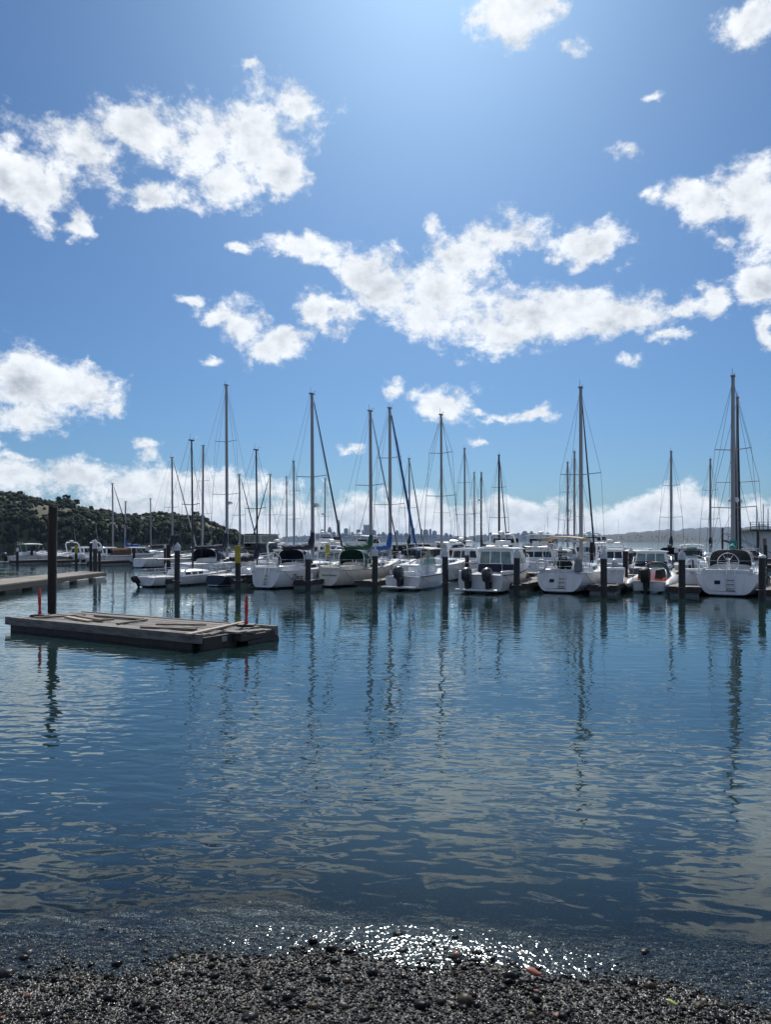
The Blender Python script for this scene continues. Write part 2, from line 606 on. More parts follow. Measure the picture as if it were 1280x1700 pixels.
    n, k = P.shape[:2]
    T = (base_f[None] + (np.arange(n) * k)[:, None, None]).reshape(-1, 3)
    g = fast_mesh('gravel', P.reshape(-1, 3), T, m2, smooth=False)
    tag(g, 'dark wet pebbles and broken shell along the waterline', 'gravel', kind='stuff')
    # paler brown stones and shell lying in the shallows
    m3, nt, out = new_mat('shallow_stones')
    b = nt.n('ShaderNodeBsdfPrincipled')
    geo = nt.n('ShaderNodeNewGeometry')
    c = nt.cramp(geo.outputs['Random Per Island'], [(0.0, (0.014, 0.014, 0.012)), (0.5, (0.06, 0.052, 0.040)), (0.8, (0.14, 0.115, 0.08)), (0.94, (0.32, 0.26, 0.18)), (1.0, (0.6, 0.55, 0.46))])
    n = nt.noise(geo.outputs['Position'], 120.0, 3.0, 0.6)
    nt.link(nt.mixc(nt.ramp(n, 0.3, 0.7, 0.0, 0.4), c, (0.02, 0.022, 0.016, 1)), b.inputs['Base Color'])
    b.inputs['Roughness'].default_value = 0.6
    nt.link(b.outputs[0], out.inputs[0])
    P = np.concatenate([scatter(15000, 4.25, 7.4, 0.005, 0.014, 1.5, 0.3), scatter(1100, 4.25, 8.0, 0.014, 0.034, 1.8, 0.2)])
    low = P[:, :, 2].max(1) < -0.004
    P = P[low]
    n, k = P.shape[:2]
    T = (base_f[None] + (np.arange(n) * k)[:, None, None]).reshape(-1, 3)
    g = fast_mesh('submerged_gravel', P.reshape(-1, 3), T, m3, smooth=False)
    tag(g, 'brown stones and shell lying under the shallow water', 'gravel', kind='stuff')


build_beach()


# ------------------------------------------------------------------ wooded headland
RIDGE = [(-700, 900), (-560, 860), (-420, 826), (-250, 808), (-120, 806), (0, 811), (30, 815), (60, 823), (85, 829), (105, 826), (118, 826), (140, 839), (170, 843), (200, 851), (240, 849),
         (270, 846), (300, 851), (330, 853), (350, 863), (380, 873), (400, 882), (420, 893), (438, 899), (470, 903)]
_rx = np.array([r[0] for r in RIDGE], float)
_ry = np.array([r[1] for r in RIDGE], float)
HY0, HY1, HY2 = 800.0, 980.0, 1300.0


def hill_h(px, Y):
    top = np.maximum((HORIZON - np.interp(px, _rx, _ry)) / FPX * HY1 + CAM_H - 6.0, -4.0)
    s = (Y - HY0) / (HY1 - HY0)
    rise = np.where(s < 0, s * 1.0, np.where(s < 1, 0.28 * np.clip(s / 0.12, 0, 1) + 0.72 * np.sin(np.clip(s, 0, 1) * np.pi / 2) ** 1.1, 1 - 0.9 * np.clip((Y - HY1) / (HY2 - HY1), 0, 1) ** 2))
    lump = 3.0 * np.sin(px * 0.03 + Y * 0.021) * np.sin(px * 0.013 - Y * 0.034) * np.clip(s * 3, 0, 1) * np.clip(1.2 - s, 0, 1)
    return top * rise - 1.5 + lump


def build_headland():
    px = np.linspace(-720, 480, 150)
    ys = np.concatenate([np.linspace(HY0 - 6, HY1, 40), np.linspace(HY1 + 12, HY2, 12)])
    P, Y = np.meshgrid(px, ys)
    Z = hill_h(P, Y)
    X = (P - 640) / FPX * Y
    V = np.stack([X.ravel(), Y.ravel(), Z.ravel()], 1)
    nx, ny = len(px), len(ys)
    i, j = np.meshgrid(np.arange(nx - 1), np.arange(ny - 1))
    a = (j * nx + i).ravel()
    T = np.concatenate([np.stack([a, a + 1, a + nx + 1], 1), np.stack([a, a + nx + 1, a + nx], 1)])
    o = fast_mesh('hill', V, T, pmat('scrub_ground', (0.07, 0.07, 0.032), 0.95, var=0.4, vscale=0.02, grime=(0.03, 0.038, 0.016), gscale=0.05, gamt=0.8), smooth=True)
    tag(o, 'wooded headland sloping down to the bay', 'hill', kind='structure')

    m, nt, out = new_mat('oak_foliage')
    b = nt.n('ShaderNodeBsdfPrincipled')
    geo = nt.n('ShaderNodeNewGeometry')
    c = nt.cramp(geo.outputs['Random Per Island'], [(0.0, (0.010, 0.018, 0.008)), (0.5, (0.020, 0.032, 0.012)), (0.85, (0.040, 0.050, 0.018)), (1.0, (0.085, 0.085, 0.035))])
    n = nt.noise(geo.outputs['Position'], 0.9, 4.0, 0.7)
    c = nt.mixc(nt.ramp(n, 0.35, 0.65, 0.0, 0.6), c, (0.012, 0.020, 0.009, 1))
    nt.link(c, b.inputs['Base Color'])
    b.inputs['Roughness'].default_value = 0.9
    b.inputs['Specular IOR Level'].default_value = 0.15
    bp = nt.n('ShaderNodeBump')
    bp.inputs['Strength'].default_value = 1.0
    bp.inputs['Distance'].default_value = 1.2
    nt.link(nt.noise(geo.outputs['Position'], 0.8, 4.0, 0.7), bp.inputs['Height'])
    nt.link(bp.outputs[0], b.inputs['Normal'])
    nt.link(b.outputs[0], out.inputs[0])
    _mats['oak_foliage'] = m

    bv, bf = ico(2)
    shp = []
    for k in range(16):
        s = bv.copy()
        off = Vector((k * 7.3, k * 3.1, 0))
        for q in range(len(s)):
            d = Vector(s[q])
            s[q] = s[q] * (1 + 0.65 * mnoise.noise(d * 1.9 + off) + 0.6 * mnoise.noise(d * 4.3 + off))
        shp.append(s)
    shp = np.array(shp)

    def trees(n, s0, s1, rmin, rmax, tall):
        p = RNG.uniform(-640, 432, n)
        Y = HY0 + (HY1 - HY0) * RNG.uniform(s0, s1, n)
        open_ = np.sin(p * 0.021 + Y * 0.05) + np.sin(p * 0.047 - Y * 0.031) + RNG.normal(0, 0.6, n)
        keep = (open_ < 1.15) | (s1 < 0.3)
        p, Y = p[keep], Y[keep]
        Z = hill_h(p, Y)
        ok = Z > 0.3
        p, Y, Z = p[ok], Y[ok], Z[ok]
        X = (p - 640) / FPX * Y
        r = rmin + (rmax - rmin) * RNG.random(len(p)) ** 1.5
        S = shp[RNG.integers(0, len(shp), len(p))] * r[:, None, None]
        a = RNG.uniform(0, 6.28, len(p))
        ca, sa = np.cos(a)[:, None], np.sin(a)[:, None]
        x = S[:, :, 0] * ca - S[:, :, 1] * sa
        y = S[:, :, 0] * sa + S[:, :, 1] * ca
        z = S[:, :, 2] * RNG.uniform(0.8 * tall, 1.15 * tall, len(p))[:, None]
        return np.stack([x + X[:, None], y + Y[:, None], z + (Z + r * 0.55 * tall)[:, None]], 2)
    Q = np.concatenate([trees(1300, 0.0, 0.22, 1.6, 3.8, 1.7), trees(3000, 0.15, 1.0, 1.3, 4.0, 0.95), trees(3200, 0.1, 1.1, 0.7, 2.0, 0.95), trees(300, 0.92, 1.1, 1.8, 4.2, 1.0)])
    n, k = Q.shape[:2]
    T = (bf[None] + (np.arange(n) * k)[:, None, None]).reshape(-1, 3)
    g = fast_mesh('forest', Q.reshape(-1, 3), T, m, smooth=True)
    tag(g, 'dense dark oak and bay wood covering the headland', 'forest', kind='stuff')

    # a few trees that stand clear of the ridge line
    bark = pmat('bark', (0.05, 0.04, 0.03), 0.9)
    for i, (px_, Yt, h, sp) in enumerate([(110, 975, 11, 5.5), (96, 978, 9, 4.0), (126, 972, 8, 4.2), (31, 978, 8, 4.2), (325, 974, 11, 4.6), (336, 976, 8, 3.6), (343, 972, 7, 3.0), (150, 974, 7, 3.5), (288, 976, 7, 3.6)]):
        z0 = float(hill_h(np.array([px_]), np.array([Yt]))[0])
        x0 = (px_ - 640) / FPX * Yt
        t = empty('oak_tree', (x0, Yt, z0 - 0.5))
        tag(t, 'rounded dark oak standing clear on the headland ridge', 'tree', 'ridge-top oaks of the headland')
        MB().tube([(0, 0, 0), (0.3, 0, h * 0.4), (0.1, 0.2, h * 0.75)], [0.5, 0.35, 0.12], 6).build('trunk', bark, t)
        pts, tri = [], []
        for q in range(26):
            a, rr, zz = random.uniform(0, 6.28), sp * math.sqrt(random.random()), random.uniform(0.42, 1.0)
            rr *= math.sqrt(max(0.05, 1 - ((zz - 0.62) / 0.42) ** 2))
            s = shp[q % 16] * random.uniform(0.8, 1.6) + np.array([rr * math.cos(a), rr * math.sin(a), zz * h])
            tri.append(bf + len(pts) * len(bv))
            pts.append(s)
        fast_mesh('crown', np.concatenate(pts), np.concatenate(tri), m, t, smooth=True)
    # two pale houses among the trees
    wall = pmat('pale_stucco', (0.62, 0.60, 0.56), 0.8)
    roofm = pmat('grey_shingle_roof', (0.16, 0.15, 0.15), 0.8)
    for px_, py_, w_, lab in ((153.5, 858, 5.0, 'small pale house on the wooded headland, left of its twin'), (159, 858.5, 5.6, 'small pale house on the wooded headland slope with a wider gable')):
        Yh = 905.0
        t = empty('hill_house', at_y(px_, Yh, z_of(py_, Yh) - 1.0))
        tag(t, 'small pale gabled house among trees on the headland', 'house', 'houses on the headland')
        MB().box(-w_ / 2, w_ / 2, 0, 6, -9, 2.8).build('wall', wall, t, smooth=False)
        MB().add([(-w_ / 2 - .3, -.3, 2.8), (w_ / 2 + .3, -.3, 2.8), (w_ / 2 + .3, 6.3, 2.8), (-w_ / 2 - .3, 6.3, 2.8), (0, -.3, 4.2), (0, 6.3, 4.2)], [(0, 1, 4), (3, 5, 2), (1, 2, 5, 4), (3, 0, 4, 5)]).build('roof', roofm, t, smooth=False)
        MB().box(-0.7, 0.7, -0.06, 0.1, 0.4, 1.9).build('window', pmat('dark_glass', (0.02, 0.025, 0.03), 0.08, var=0.05), t, smooth=False)


build_headland()


# ------------------------------------------------------------------ far shore: hills, city
def ridge_strip(name, prof, Yc, depth, mat, label, lump=8.0):
    xs = np.array([p[0] for p in prof], float)
    ys = np.array([p[1] for p in prof], float)
    px = np.arange(xs[0], xs[-1] + 1, 2.0)
    ridge = (HORIZON - np.interp(px, xs, ys)) / FPX * Yc + CAM_H
    nz = np.array([mnoise.fractal(Vector((p * 0.09, Yc * 0.001, 3.3)), 0.9, 2.1, 5) for p in px])
    ridge = np.maximum(ridge + nz * lump, 0.5)
    rows = [(-1.0, 0.0, -3.0), (-0.96, 0.04, 0.5), (-0.6, 0.38, 0), (-0.3, 0.75, 0), (0.0, 1.0, 0), (0.5, 0.6, 0), (1.0, 0.0, -5)]
    V, n = [], len(px)
    for (s, k, dz) in rows:
        Y = Yc + s * depth
        V.append(np.stack([(px - 640) / FPX * Y, np.full(n, Y), ridge * k + dz], 1))
    V = np.concatenate(V)
    j, i = np.meshgrid(np.arange(len(rows) - 1), np.arange(n - 1), indexing='ij')
    a = (j * n + i).ravel()
    T = np.concatenate([np.stack([a, a + 1, a + n + 1], 1), np.stack([a, a + n + 1, a + n], 1)])
    o = fast_mesh(name, V, T, mat, smooth=True)
    tag(o, label, 'hills', kind='structure')
    return px, ridge


def build_far_shore():
    hm = pmat('far_hillside', (0.026, 0.034, 0.024), 1.0, var=0.35, vscale=0.004, grime=(0.040, 0.042, 0.032), gscale=0.03, gamt=0.25)
    DC = 9000.0
    city_prof = [(380, 901), (430, 897), (470, 893), (520, 891), (580, 890), (640, 889), (690, 889), (740, 890), (775, 893), (800, 890), (840, 887), (880, 887), (930, 888), (980, 889), (1040, 892), (1100, 898), (1120, 901)]
    ridge_strip('hills', city_prof, DC, 900, hm, 'low far hills carrying the city', 14)
    near_prof = [(960, 901), (985, 893), (1010, 887), (1040, 885), (1070, 882), (1100, 882), (1130, 885), (1160, 889), (1190, 894), (1220, 899), (1240, 901)]
    ridge_strip('hills', near_prof, 6000, 700, hm, 'dark low hill across the water', 8)
    far_prof = [(1020, 900), (1060, 886), (1090, 880), (1110, 879), (1125, 881), (1140, 877), (1165, 876), (1190, 875), (1215, 875), (1235, 876), (1250, 873), (1268, 871), (1285, 875), (1330, 870), (1400, 874), (1500, 882), (1700, 878), (2100, 890)]
    ridge_strip('hills', far_prof, 10500, 1100, hm, 'higher hazy hills behind the far shore', 16)
    left_prof = [(-2500, 890), (-1900, 880), (-1500, 884), (-900, 878), (-760, 890), (-700, 901)]
    ridge_strip('hills', left_prof, 7000, 900, hm, 'hazy hills far beyond the headland', 14)

    # mass of low blocks
    bm_ = pmat('city_wall', (0.30, 0.29, 0.28), 0.85, var=0.3, vscale=0.02)
    V, T = [], []
    box = np.array([(-1, -1, 0), (1, -1, 0), (1, 1, 0), (-1, 1, 0), (-1, -1, 1), (1, -1, 1), (1, 1, 1), (-1, 1, 1)], float)
    bt = np.array([(0, 1, 5), (0, 5, 4), (1, 2, 6), (1, 6, 5), (2, 3, 7), (2, 7, 6), (3, 0, 4), (3, 4, 7), (4, 5, 6), (4, 6, 7)])
    cx = np.array([p[0] for p in city_prof], float)
    cy = np.array([p[1] for p in city_prof], float)
    k = 0
    for q in range(2600):
        px = random.uniform(470, 1080)
        s = random.random()
        Y = DC - 900 * (0.95 - 0.95 * s)
        rid = max((HORIZON - np.interp(px, cx, cy)) / FPX * DC + CAM_H, 1)
        z = rid * np.interp(Y, [DC - 900, DC - 864, DC - 540, DC - 270, DC], [0, 0.04, 0.38, 0.75, 1.0])
        w, h = random.uniform(6, 16), random.uniform(8, 20) * (1.7 if random.random() < 0.08 else 1)
        V.append(box * np.array([w, w, h + 8]) + np.array([(px - 640) / FPX * Y, Y, z - 8]))
        T.append(bt + 8 * k)
        k += 1
    for q in range(110):
        px = random.uniform(990, 1200)
        Y = 5400 + random.uniform(0, 350)
        z = max((HORIZON - np.interp(px, [p[0] for p in near_prof], [p[1] for p in near_prof])) / FPX * 6000 + CAM_H, 0) * np.interp(Y, [5300, 5328, 5580, 5790], [0, 0.04, 0.38, 0.75])
        if z < 2:
            continue
        w, h = random.uniform(3, 6), random.uniform(4, 7)
        V.append(box * np.array([w, w, h + 4]) + np.array([(px - 640) / FPX * Y, Y, z - 4]))
        T.append(bt + 8 * k)
        k += 1
    o = fast_mesh('low_city', np.concatenate(V), np.concatenate(T), bm_)
    tag(o, 'low pale city blocks packed over the far hills', 'city', kind='stuff')

    # towers one can tell apart
    glassy = pmat('tower_glass', (0.10, 0.12, 0.15), 0.3, var=0.2, vscale=0.01)
    stone = pmat('tower_stone', (0.22, 0.21, 0.21), 0.8, var=0.2, vscale=0.01)
    band = pmat('tower_window_band', (0.05, 0.06, 0.08), 0.25, var=0.1, vscale=0.05)

    def tower(px0, px1, top, kind, label, group=None, Y=None):
        Y = Y or DC - 500 + random.uniform(-150, 150)
        w = (px1 - px0) / FPX * Y
        h = z_of(top, Y)
        c = at_y((px0 + px1) / 2, Y, 0)
        t = empty('tower_block', c)
        tag(t, label, 'skyscraper', group)
        wm = glassy if kind in ('round', 'glass') else stone
        if kind == 'round':
            MB().loft([[(math.copysign(abs(math.cos(a)) ** 0.6, math.cos(a)) * w / 2 * s, math.copysign(abs(math.sin(a)) ** 0.6, math.sin(a)) * w / 2 * s, h * z) for a in [2 * math.pi * i / 20 for i in range(20)]]
                       for z, s in ((0, 1), (0.55, 1), (0.8, 0.92), (0.93, 0.78), (0.985, 0.6), (1.0, 0.4))]).build('wall', wm, t)
        elif kind == 'pyramid':
            MB().loft([[(sx * w / 2 * s, sy * w / 2 * s, h * z) for sx, sy in ((-1, -1), (1, -1), (1, 1), (-1, 1))] for z, s in ((0, 1.0), (0.8, 0.34), (1.0, 0.03))]).build('wall', wm, t, smooth=False)
        elif kind == 'step':
            b = MB().box(-w / 2, w / 2, -w / 2, w / 2, 0, h * 0.84).box(-w * .36, w * .36, -w * .36, w * .36, h * .84, h * .94).box(-w * .2, w * .2, -w * .2, w * .2, h * .94, h)
            b.build('wall', wm, t, smooth=False)
        elif kind == 'bay':
            b = MB()
            n = 5
            for i in range(n):
                b.box(-w / 2 + i * w / n, -w / 2 + (i + 0.86) * w / n, -w / 2 - (6 if i % 2 else 0), w / 2, 0, h * (1 - 0.03 * (i % 2)))
            b.build('wall', wm, t, smooth=False)
        else:
            MB().box(-w / 2, w / 2, -w / 2, w / 2, 0, h).build('wall', wm, t, smooth=False)
            MB().box(-w * .25, w * .25, -w * .25, w * .25, h, h + 9).build('roof_plant', stone, t, smooth=False)
        if kind not in ('round', 'pyramid', 'bay'):
            nb = max(3, int(h / 40))
            for i in range(nb):
                z = h * 0.80 * (i + 0.5) / nb
                MB().box(-w / 2 - 0.5, w / 2 + 0.5, -w / 2 - 0.5, w / 2 + 0.5, z, z + 12).build('window_band', band, t, smooth=False)

    G = 'towers of the far city'
    tower(559, 564.6, 863.5, 'round', 'tallest rounded glass skyscraper of the far city', None, DC - 200)
    tower(578.2, 582.2, 869, 'pyramid', 'slim pyramid-shaped skyscraper of the far city', None, DC - 100)
    tower(603.6, 613.2, 871, 'bay', 'broad dark ribbed skyscraper, second tallest of the far city', None, DC - 300)
    tower(544, 550.5, 875, 'step', 'stepped skyscraper beside the tallest rounded one')
    tower(571, 578, 878, 'glass', 'square tower just beside the pyramid-shaped skyscraper')
    tower(682, 688.5, 877, 'glass', 'lone slab tower on the low city between two sailboat masts')
    for (a, b, t_, k) in [(515, 521.5, 880, 'stone'), (524, 531, 886, 'stone'), (532, 537.5, 880, 'glass'), (538, 544, 884, 'stone'), (551, 557.5, 884, 'stone'), (566, 571, 886, 'stone'), (582.5, 587, 884, 'glass'), (588, 591, 887, 'stone'),
                          (591.5, 598.5, 880, 'glass'), (600.5, 603.4, 881, 'stone'), (615, 624.5, 881, 'glass'), (626, 632, 887, 'stone'), (633, 640, 883, 'step'), (644, 652, 885, 'stone'), (656, 662, 880, 'step'), (663, 668, 888, 'stone'),
                          (671, 678, 886, 'stone'), (690, 696, 887, 'stone'), (698, 701.5, 879, 'stone'), (702.5, 711, 880, 'glass'), (712.5, 716.5, 879, 'stone'), (718, 725, 882, 'stone'), (738, 744, 886, 'stone'), (746, 750, 887.5, 'stone'),
                          (812, 817, 885, 'stone'), (840, 846, 884, 'stone'), (868, 875, 882.5, 'stone'), (880, 885.5, 881.5, 'step'), (907, 912, 885, 'stone')]:
        tower(a, b, t_, k, 'hazy slab tower among the middling blocks of the far city skyline', G)


build_far_shore()


# ------------------------------------------------------------------ air
def build_haze():
    m, nt, out = new_mat('sea_air')
    pv = nt.n('ShaderNodeVolumePrincipled')
    pv.inputs['Color'].default_value = (0.42, 0.64, 1.0, 1)
    pv.inputs['Density'].default_value = 2.4e-5
    pv.inputs['Anisotropy'].default_value = 0.25
    nt.link(pv.outputs[0], out.inputs['Volume'])
    o = MB().box(-12500, 12500, -300, 12800, -4.5, 380).build('haze', m, smooth=False)
    tag(o, 'thin blue sea haze over the bay', 'haze', kind='stuff')


build_haze()


# ================================================================== marina
WHITE = (0.80, 0.81, 0.82)
CREAM = (0.74, 0.70, 0.60)
NAVY = (0.014, 0.020, 0.042)
BLUE = (0.012, 0.075, 0.26)
GREEN = (0.010, 0.070, 0.055)
TAN = (0.50, 0.41, 0.28)
GREY = (0.23, 0.24, 0.26)


def M_hull(name, col, stripe, bottom=(0.02, 0.025, 0.035), rough=0.22):
    key = 'hull_' + name
    if key in _mats:
        return _mats[key]
    m, nt, out = new_mat(key)
    b = nt.n('ShaderNodeBsdfPrincipled')
    tc = nt.n('ShaderNodeTexCoord')
    sep = nt.n('ShaderNodeSeparateXYZ')
    nt.link(tc.outputs['Object'], sep.inputs[0])
    z = sep.outputs[2]
    n1 = nt.noise(nt.vmath('MULTIPLY', tc.outputs['Object'], (1.5, 1.5, 0.35)), 3.0, 5.0, 0.6)
    c = nt.mixc(nt.ramp(n1, 0.35, 0.75, 0.0, 0.45), (*col, 1), (col[0] * 0.62, col[1] * 0.58, col[2] * 0.52, 1))
    c = nt.mixc(nt.math('GREATER_THAN', 0.10, z), c, (*stripe, 1))
    c = nt.mixc(nt.math('GREATER_THAN', 0.055, z), c, (*bottom, 1))
    nt.link(c, b.inputs['Base Color'])
    nt.put(b.inputs['Roughness'], nt.ramp(n1, 0.2, 0.8, rough, rough + 0.15))
    b.inputs['Coat Weight'].default_value = 0.3
    nt.link(b.outputs[0], out.inputs[0])
    _mats[key] = m
    return m


def canvas(col):
    return pmat('canvas_%02d_%02d_%02d' % tuple(int(c * 99) for c in col), col, 0.85, var=0.3, vscale=2.5, bump=0.006, bscale=14.0)


GEL = pmat('white_gelcoat', WHITE, 0.25, var=0.06, coat=0.3, grime=(0.45, 0.44, 0.40), gscale=2.2, gamt=0.35)
GELC = pmat('cream_gelcoat', CREAM, 0.3, var=0.07, coat=0.2, grime=(0.42, 0.38, 0.30), gscale=2.2, gamt=0.35)
NONSKID = pmat('nonskid_deck', (0.56, 0.57, 0.57), 0.7, var=0.12, bump=0.002, bscale=120.0)
DGLASS = pmat('dark_glass', (0.02, 0.025, 0.03), 0.08, var=0.05)
ALU = pmat('anodised_spar', (0.24, 0.25, 0.27), 0.45, 0.35, var=0.12, vscale=0.8)
BLKSPAR = pmat('black_spar', (0.015, 0.016, 0.018), 0.35, var=0.2)
STEEL = pmat('stainless_tube', (0.62, 0.63, 0.65), 0.22, 1.0, var=0.1)
WIRE = pmat('rigging_wire', (0.16, 0.17, 0.18), 0.45, 0.5, var=0.1)
BLACK = pmat('black_rubber', (0.012, 0.012, 0.013), 0.55, var=0.2)
COWL = pmat('dark_cowling', (0.035, 0.038, 0.045), 0.3, var=0.15, coat=0.4)
COWLW = pmat('white_cowling', (0.70, 0.71, 0.72), 0.28, var=0.08, coat=0.3)
TEAK = pmat('weathered_teak', (0.22, 0.13, 0.07), 0.7, var=0.3, vscale=6.0, stretch=(4, 0.6, 4))
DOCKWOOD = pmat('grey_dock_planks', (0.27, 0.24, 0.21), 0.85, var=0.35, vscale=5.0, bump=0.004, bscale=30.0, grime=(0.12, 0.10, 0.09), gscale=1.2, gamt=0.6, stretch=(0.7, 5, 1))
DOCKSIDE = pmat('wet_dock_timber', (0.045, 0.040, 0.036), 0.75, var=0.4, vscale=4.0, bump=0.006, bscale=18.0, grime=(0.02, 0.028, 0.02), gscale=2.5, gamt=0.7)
FLOATM = pmat('concrete_float', (0.36, 0.37, 0.37), 0.8, var=0.2, grime=(0.06, 0.07, 0.06), gscale=3.0, gamt=0.7)
PILEM = pmat('black_pile_sleeve', (0.010, 0.011, 0.014), 0.5, var=0.35, vscale=5.0, stretch=(1, 1, 0.2), grime=(0.03, 0.03, 0.028), gscale=3.0, gamt=0.4)
CAPM = pmat('white_pile_cap', (0.55, 0.58, 0.62), 0.5, var=0.1, grime=(0.3, 0.3, 0.28), gamt=0.4)
ORANGE = pmat('orange_vinyl', (0.72, 0.10, 0.03), 0.5, var=0.15)
HYPALON = pmat('grey_hypalon', (0.42, 0.43, 0.44), 0.5, var=0.1, grime=(0.2, 0.2, 0.2), gamt=0.3)


def M_clear():
    m, nt, out = new_mat('clear_vinyl')
    tr = nt.n('ShaderNodeBsdfTransparent')
    tc = nt.n('ShaderNodeTexCoord')
    nn = nt.noise(tc.outputs['Object'], 3.0, 3.0, 0.5)
    nt.link(nt.mixc(nn, (0.40, 0.52, 0.52, 1), (0.62, 0.74, 0.74, 1)), tr.inputs[0])
    gl = nt.n('ShaderNodeBsdfGlossy')
    gl.inputs['Roughness'].default_value = 0.06
    bp = nt.n('ShaderNodeBump')
    bp.inputs['Distance'].default_value = 0.05
    bp.inputs['Strength'].default_value = 0.5
    nt.link(nn, bp.inputs['Height'])
    nt.link(bp.outputs[0], gl.inputs['Normal'])
    lw = nt.n('ShaderNodeFresnel')
    lw.inputs[0].default_value = 1.5
    mx = nt.n('ShaderNodeMixShader')
    nt.put(mx.inputs[0], nt.math('ADD', lw.outputs[0], 0.06))
    nt.link(tr.outputs[0], mx.inputs[1])
    nt.link(gl.outputs[0], mx.inputs[2])
    nt.link(mx.outputs[0], out.inputs[0])
    return m


CLEAR = M_clear()
PANE = pmat('pale_green_glass', (0.16, 0.22, 0.22), 0.07, var=0.35, vscale=1.5)


class Hull:
    """lofted boat hull, stern at y = 0, bow towards +y, waterline at z = 0"""
    def __init__(s, L, B, tw, fs, fb, keel=0.35, rake_t=0.3, rake_b=0.9, full=0.55, chine=0.0, tb=0.02, widest=0.42, flare=0.0):
        s.L, s.B, s.tw, s.fs, s.fb, s.keel, s.rake_t, s.rake_b, s.full, s.chine, s.tb, s.widest, s.flare = L, B, tw, fs, fb, keel, rake_t, rake_b, full, chine, tb, widest, flare

    def half(s, t):
        if t < s.widest:
            return s.B / 2 * (s.tw + (1 - s.tw) * math.sin(math.pi / 2 * t / s.widest))
        u = (t - s.widest) / (1 - s.widest)
        return s.B / 2 * max(0.012, (1 - u ** 2.1)) ** 0.85

    def sheer(s, t):
        return s.fs + (s.fb - s.fs) * t ** 1.5 - 0.05 * s.fs * math.sin(math.pi * t)

    def pt(s, t, k, side):
        """k 0 at the sheer .. 1 at the keel"""
        b, zs = s.half(t), s.sheer(t)
        zk = s.tb - (s.keel + s.tb) * math.sin(math.pi * min(1, t * 1.02)) ** 0.7 if t < 0.97 else s.tb + (t - 0.97) / 0.03 * 0.25
        ph = k * math.pi / 2
        if s.chine:
            kk = [(0, 1.0, 0.0), (0.35, 0.97 - s.flare * 0.4 * t, 0.40), (0.7, 0.90 - s.flare * t, 0.80), (0.78, 0.82 - s.flare * t, 0.84), (1.0, 0.0, 1.0)]
            for (a, b0) in zip(kk[:-1], kk[1:]):
                if k <= b0[0] + 1e-9:
                    f = (k - a[0]) / (b0[0] - a[0])
                    cx, cz = a[1] + (b0[1] - a[1]) * f, a[2] + (b0[2] - a[2]) * f
                    break
        else:
            cx = max(0.0, math.cos(ph)) ** s.full
            cz = math.sin(ph) ** 1.15
        z = zs - (zs - zk) * cz
        hgt = max(0.0, min(1.0, z / max(zs, 0.01)))
        y = t * (s.L - s.rake_b) + s.rake_b * t ** 3 * (0.15 + 0.85 * hgt) + s.rake_t * hgt * (1 - t) ** 5
        return (side * b * cx, y, z)

    def build(s, root, hull_mat, deck_mat, transom_mat=None, n=22, m=9, rail_mat=None, rail_r=0.022):
        ks = [i / m for i in range(m + 1)]
        if s.chine:
            ks = [0, 0.12, 0.24, 0.35, 0.5, 0.7, 0.78, 0.88, 1.0]
        rings = []
        for i in range(n + 1):
            t = i / n
            rings.append([s.pt(t, k, -1) for k in ks] + [s.pt(t, k, 1) for k in reversed(ks[:-1])])
        MB().loft(rings, closed=False, cap=False).build('hull', hull_mat, root)
        nr = len(rings[0])
        MB().add(rings[0], [(i, i + 1, nr - 2 - i, nr - 1 - i) for i in range(nr // 2 - 1)] + [(nr // 2 - 1, nr // 2, nr // 2 + 1)]).build('transom', transom_mat or hull_mat, root, smooth=False)
        dk = []
        for i in range(n + 1):
            t = i / n
            a, b = Vector(s.pt(t, 0, -1)), Vector(s.pt(t, 0, 1))
            dk.append([a.lerp(b, f) + Vector((0, 0, 0.055 * s.B / 3 * (1 - (2 * f - 1) ** 2) - 0.012)) for f in (0, .2, .4, .6, .8, 1)])
        MB().loft(dk, closed=False, cap=False).build('deck', deck_mat, root)
        if rail_mat:
            for sd in (-1, 1):
                MB().tube([Vector(s.pt(i / 16, 0, sd)) + Vector((0, 0, 0.01)) for i in range(17)], rail_r, 4).build('toe_rail', rail_mat, root)


def arch(w, h, y, z0, n=8, p=0.55):
    """points of a canvas hoop across the beam"""
    out = []
    for i in range(n + 1):
        a = math.pi * i / n
        out.append((-math.copysign(abs(math.cos(a)) ** p, math.cos(a)) * w / 2, y, z0 + h * math.sin(a) ** p))
    return out


def wires(root, name, segs, r, mat=None, n=4):
    for a in segs:
        MB().tube(a, r, n, cap=False).build(name, mat or WIRE, root)


def sail_cover(root, ym, zb, L, col, rise=0.9, fat=0.19, name='sail_cover', lumps=True):
    """stowed mainsail under canvas, along the boom from the mast (at ym) aft, tall at the mast"""
    rings = []
    N = 14
    for i in range(N + 1):
        u = i / N
        y = ym - u * L
        hgt = 0.16 + fat * (1 - u) ** 0.7 + rise * max(0.0, 1 - u / 0.16) ** 1.6
        wid = (0.10 + fat * 0.55 * (1 - u)) * (0.55 if u < 0.02 else 1) + 0.02 * math.sin(i * 2.3)
        sag = -0.05 * math.sin(math.pi * u) + (0.025 * math.sin(i * 1.9) if lumps else 0)
        rings.append([(wid * math.sin(a) * (1 - 0.55 * max(0, math.cos(a)) ** 2), y, zb + sag + (hgt * (0.5 + 0.5 * math.cos(a)) - 0.10 * (0.5 - 0.5 * math.cos(a)))) for a in [2 * math.pi * k / 10 for k in range(10)]])
    return MB().loft(rings).build(name, canvas(col), root)


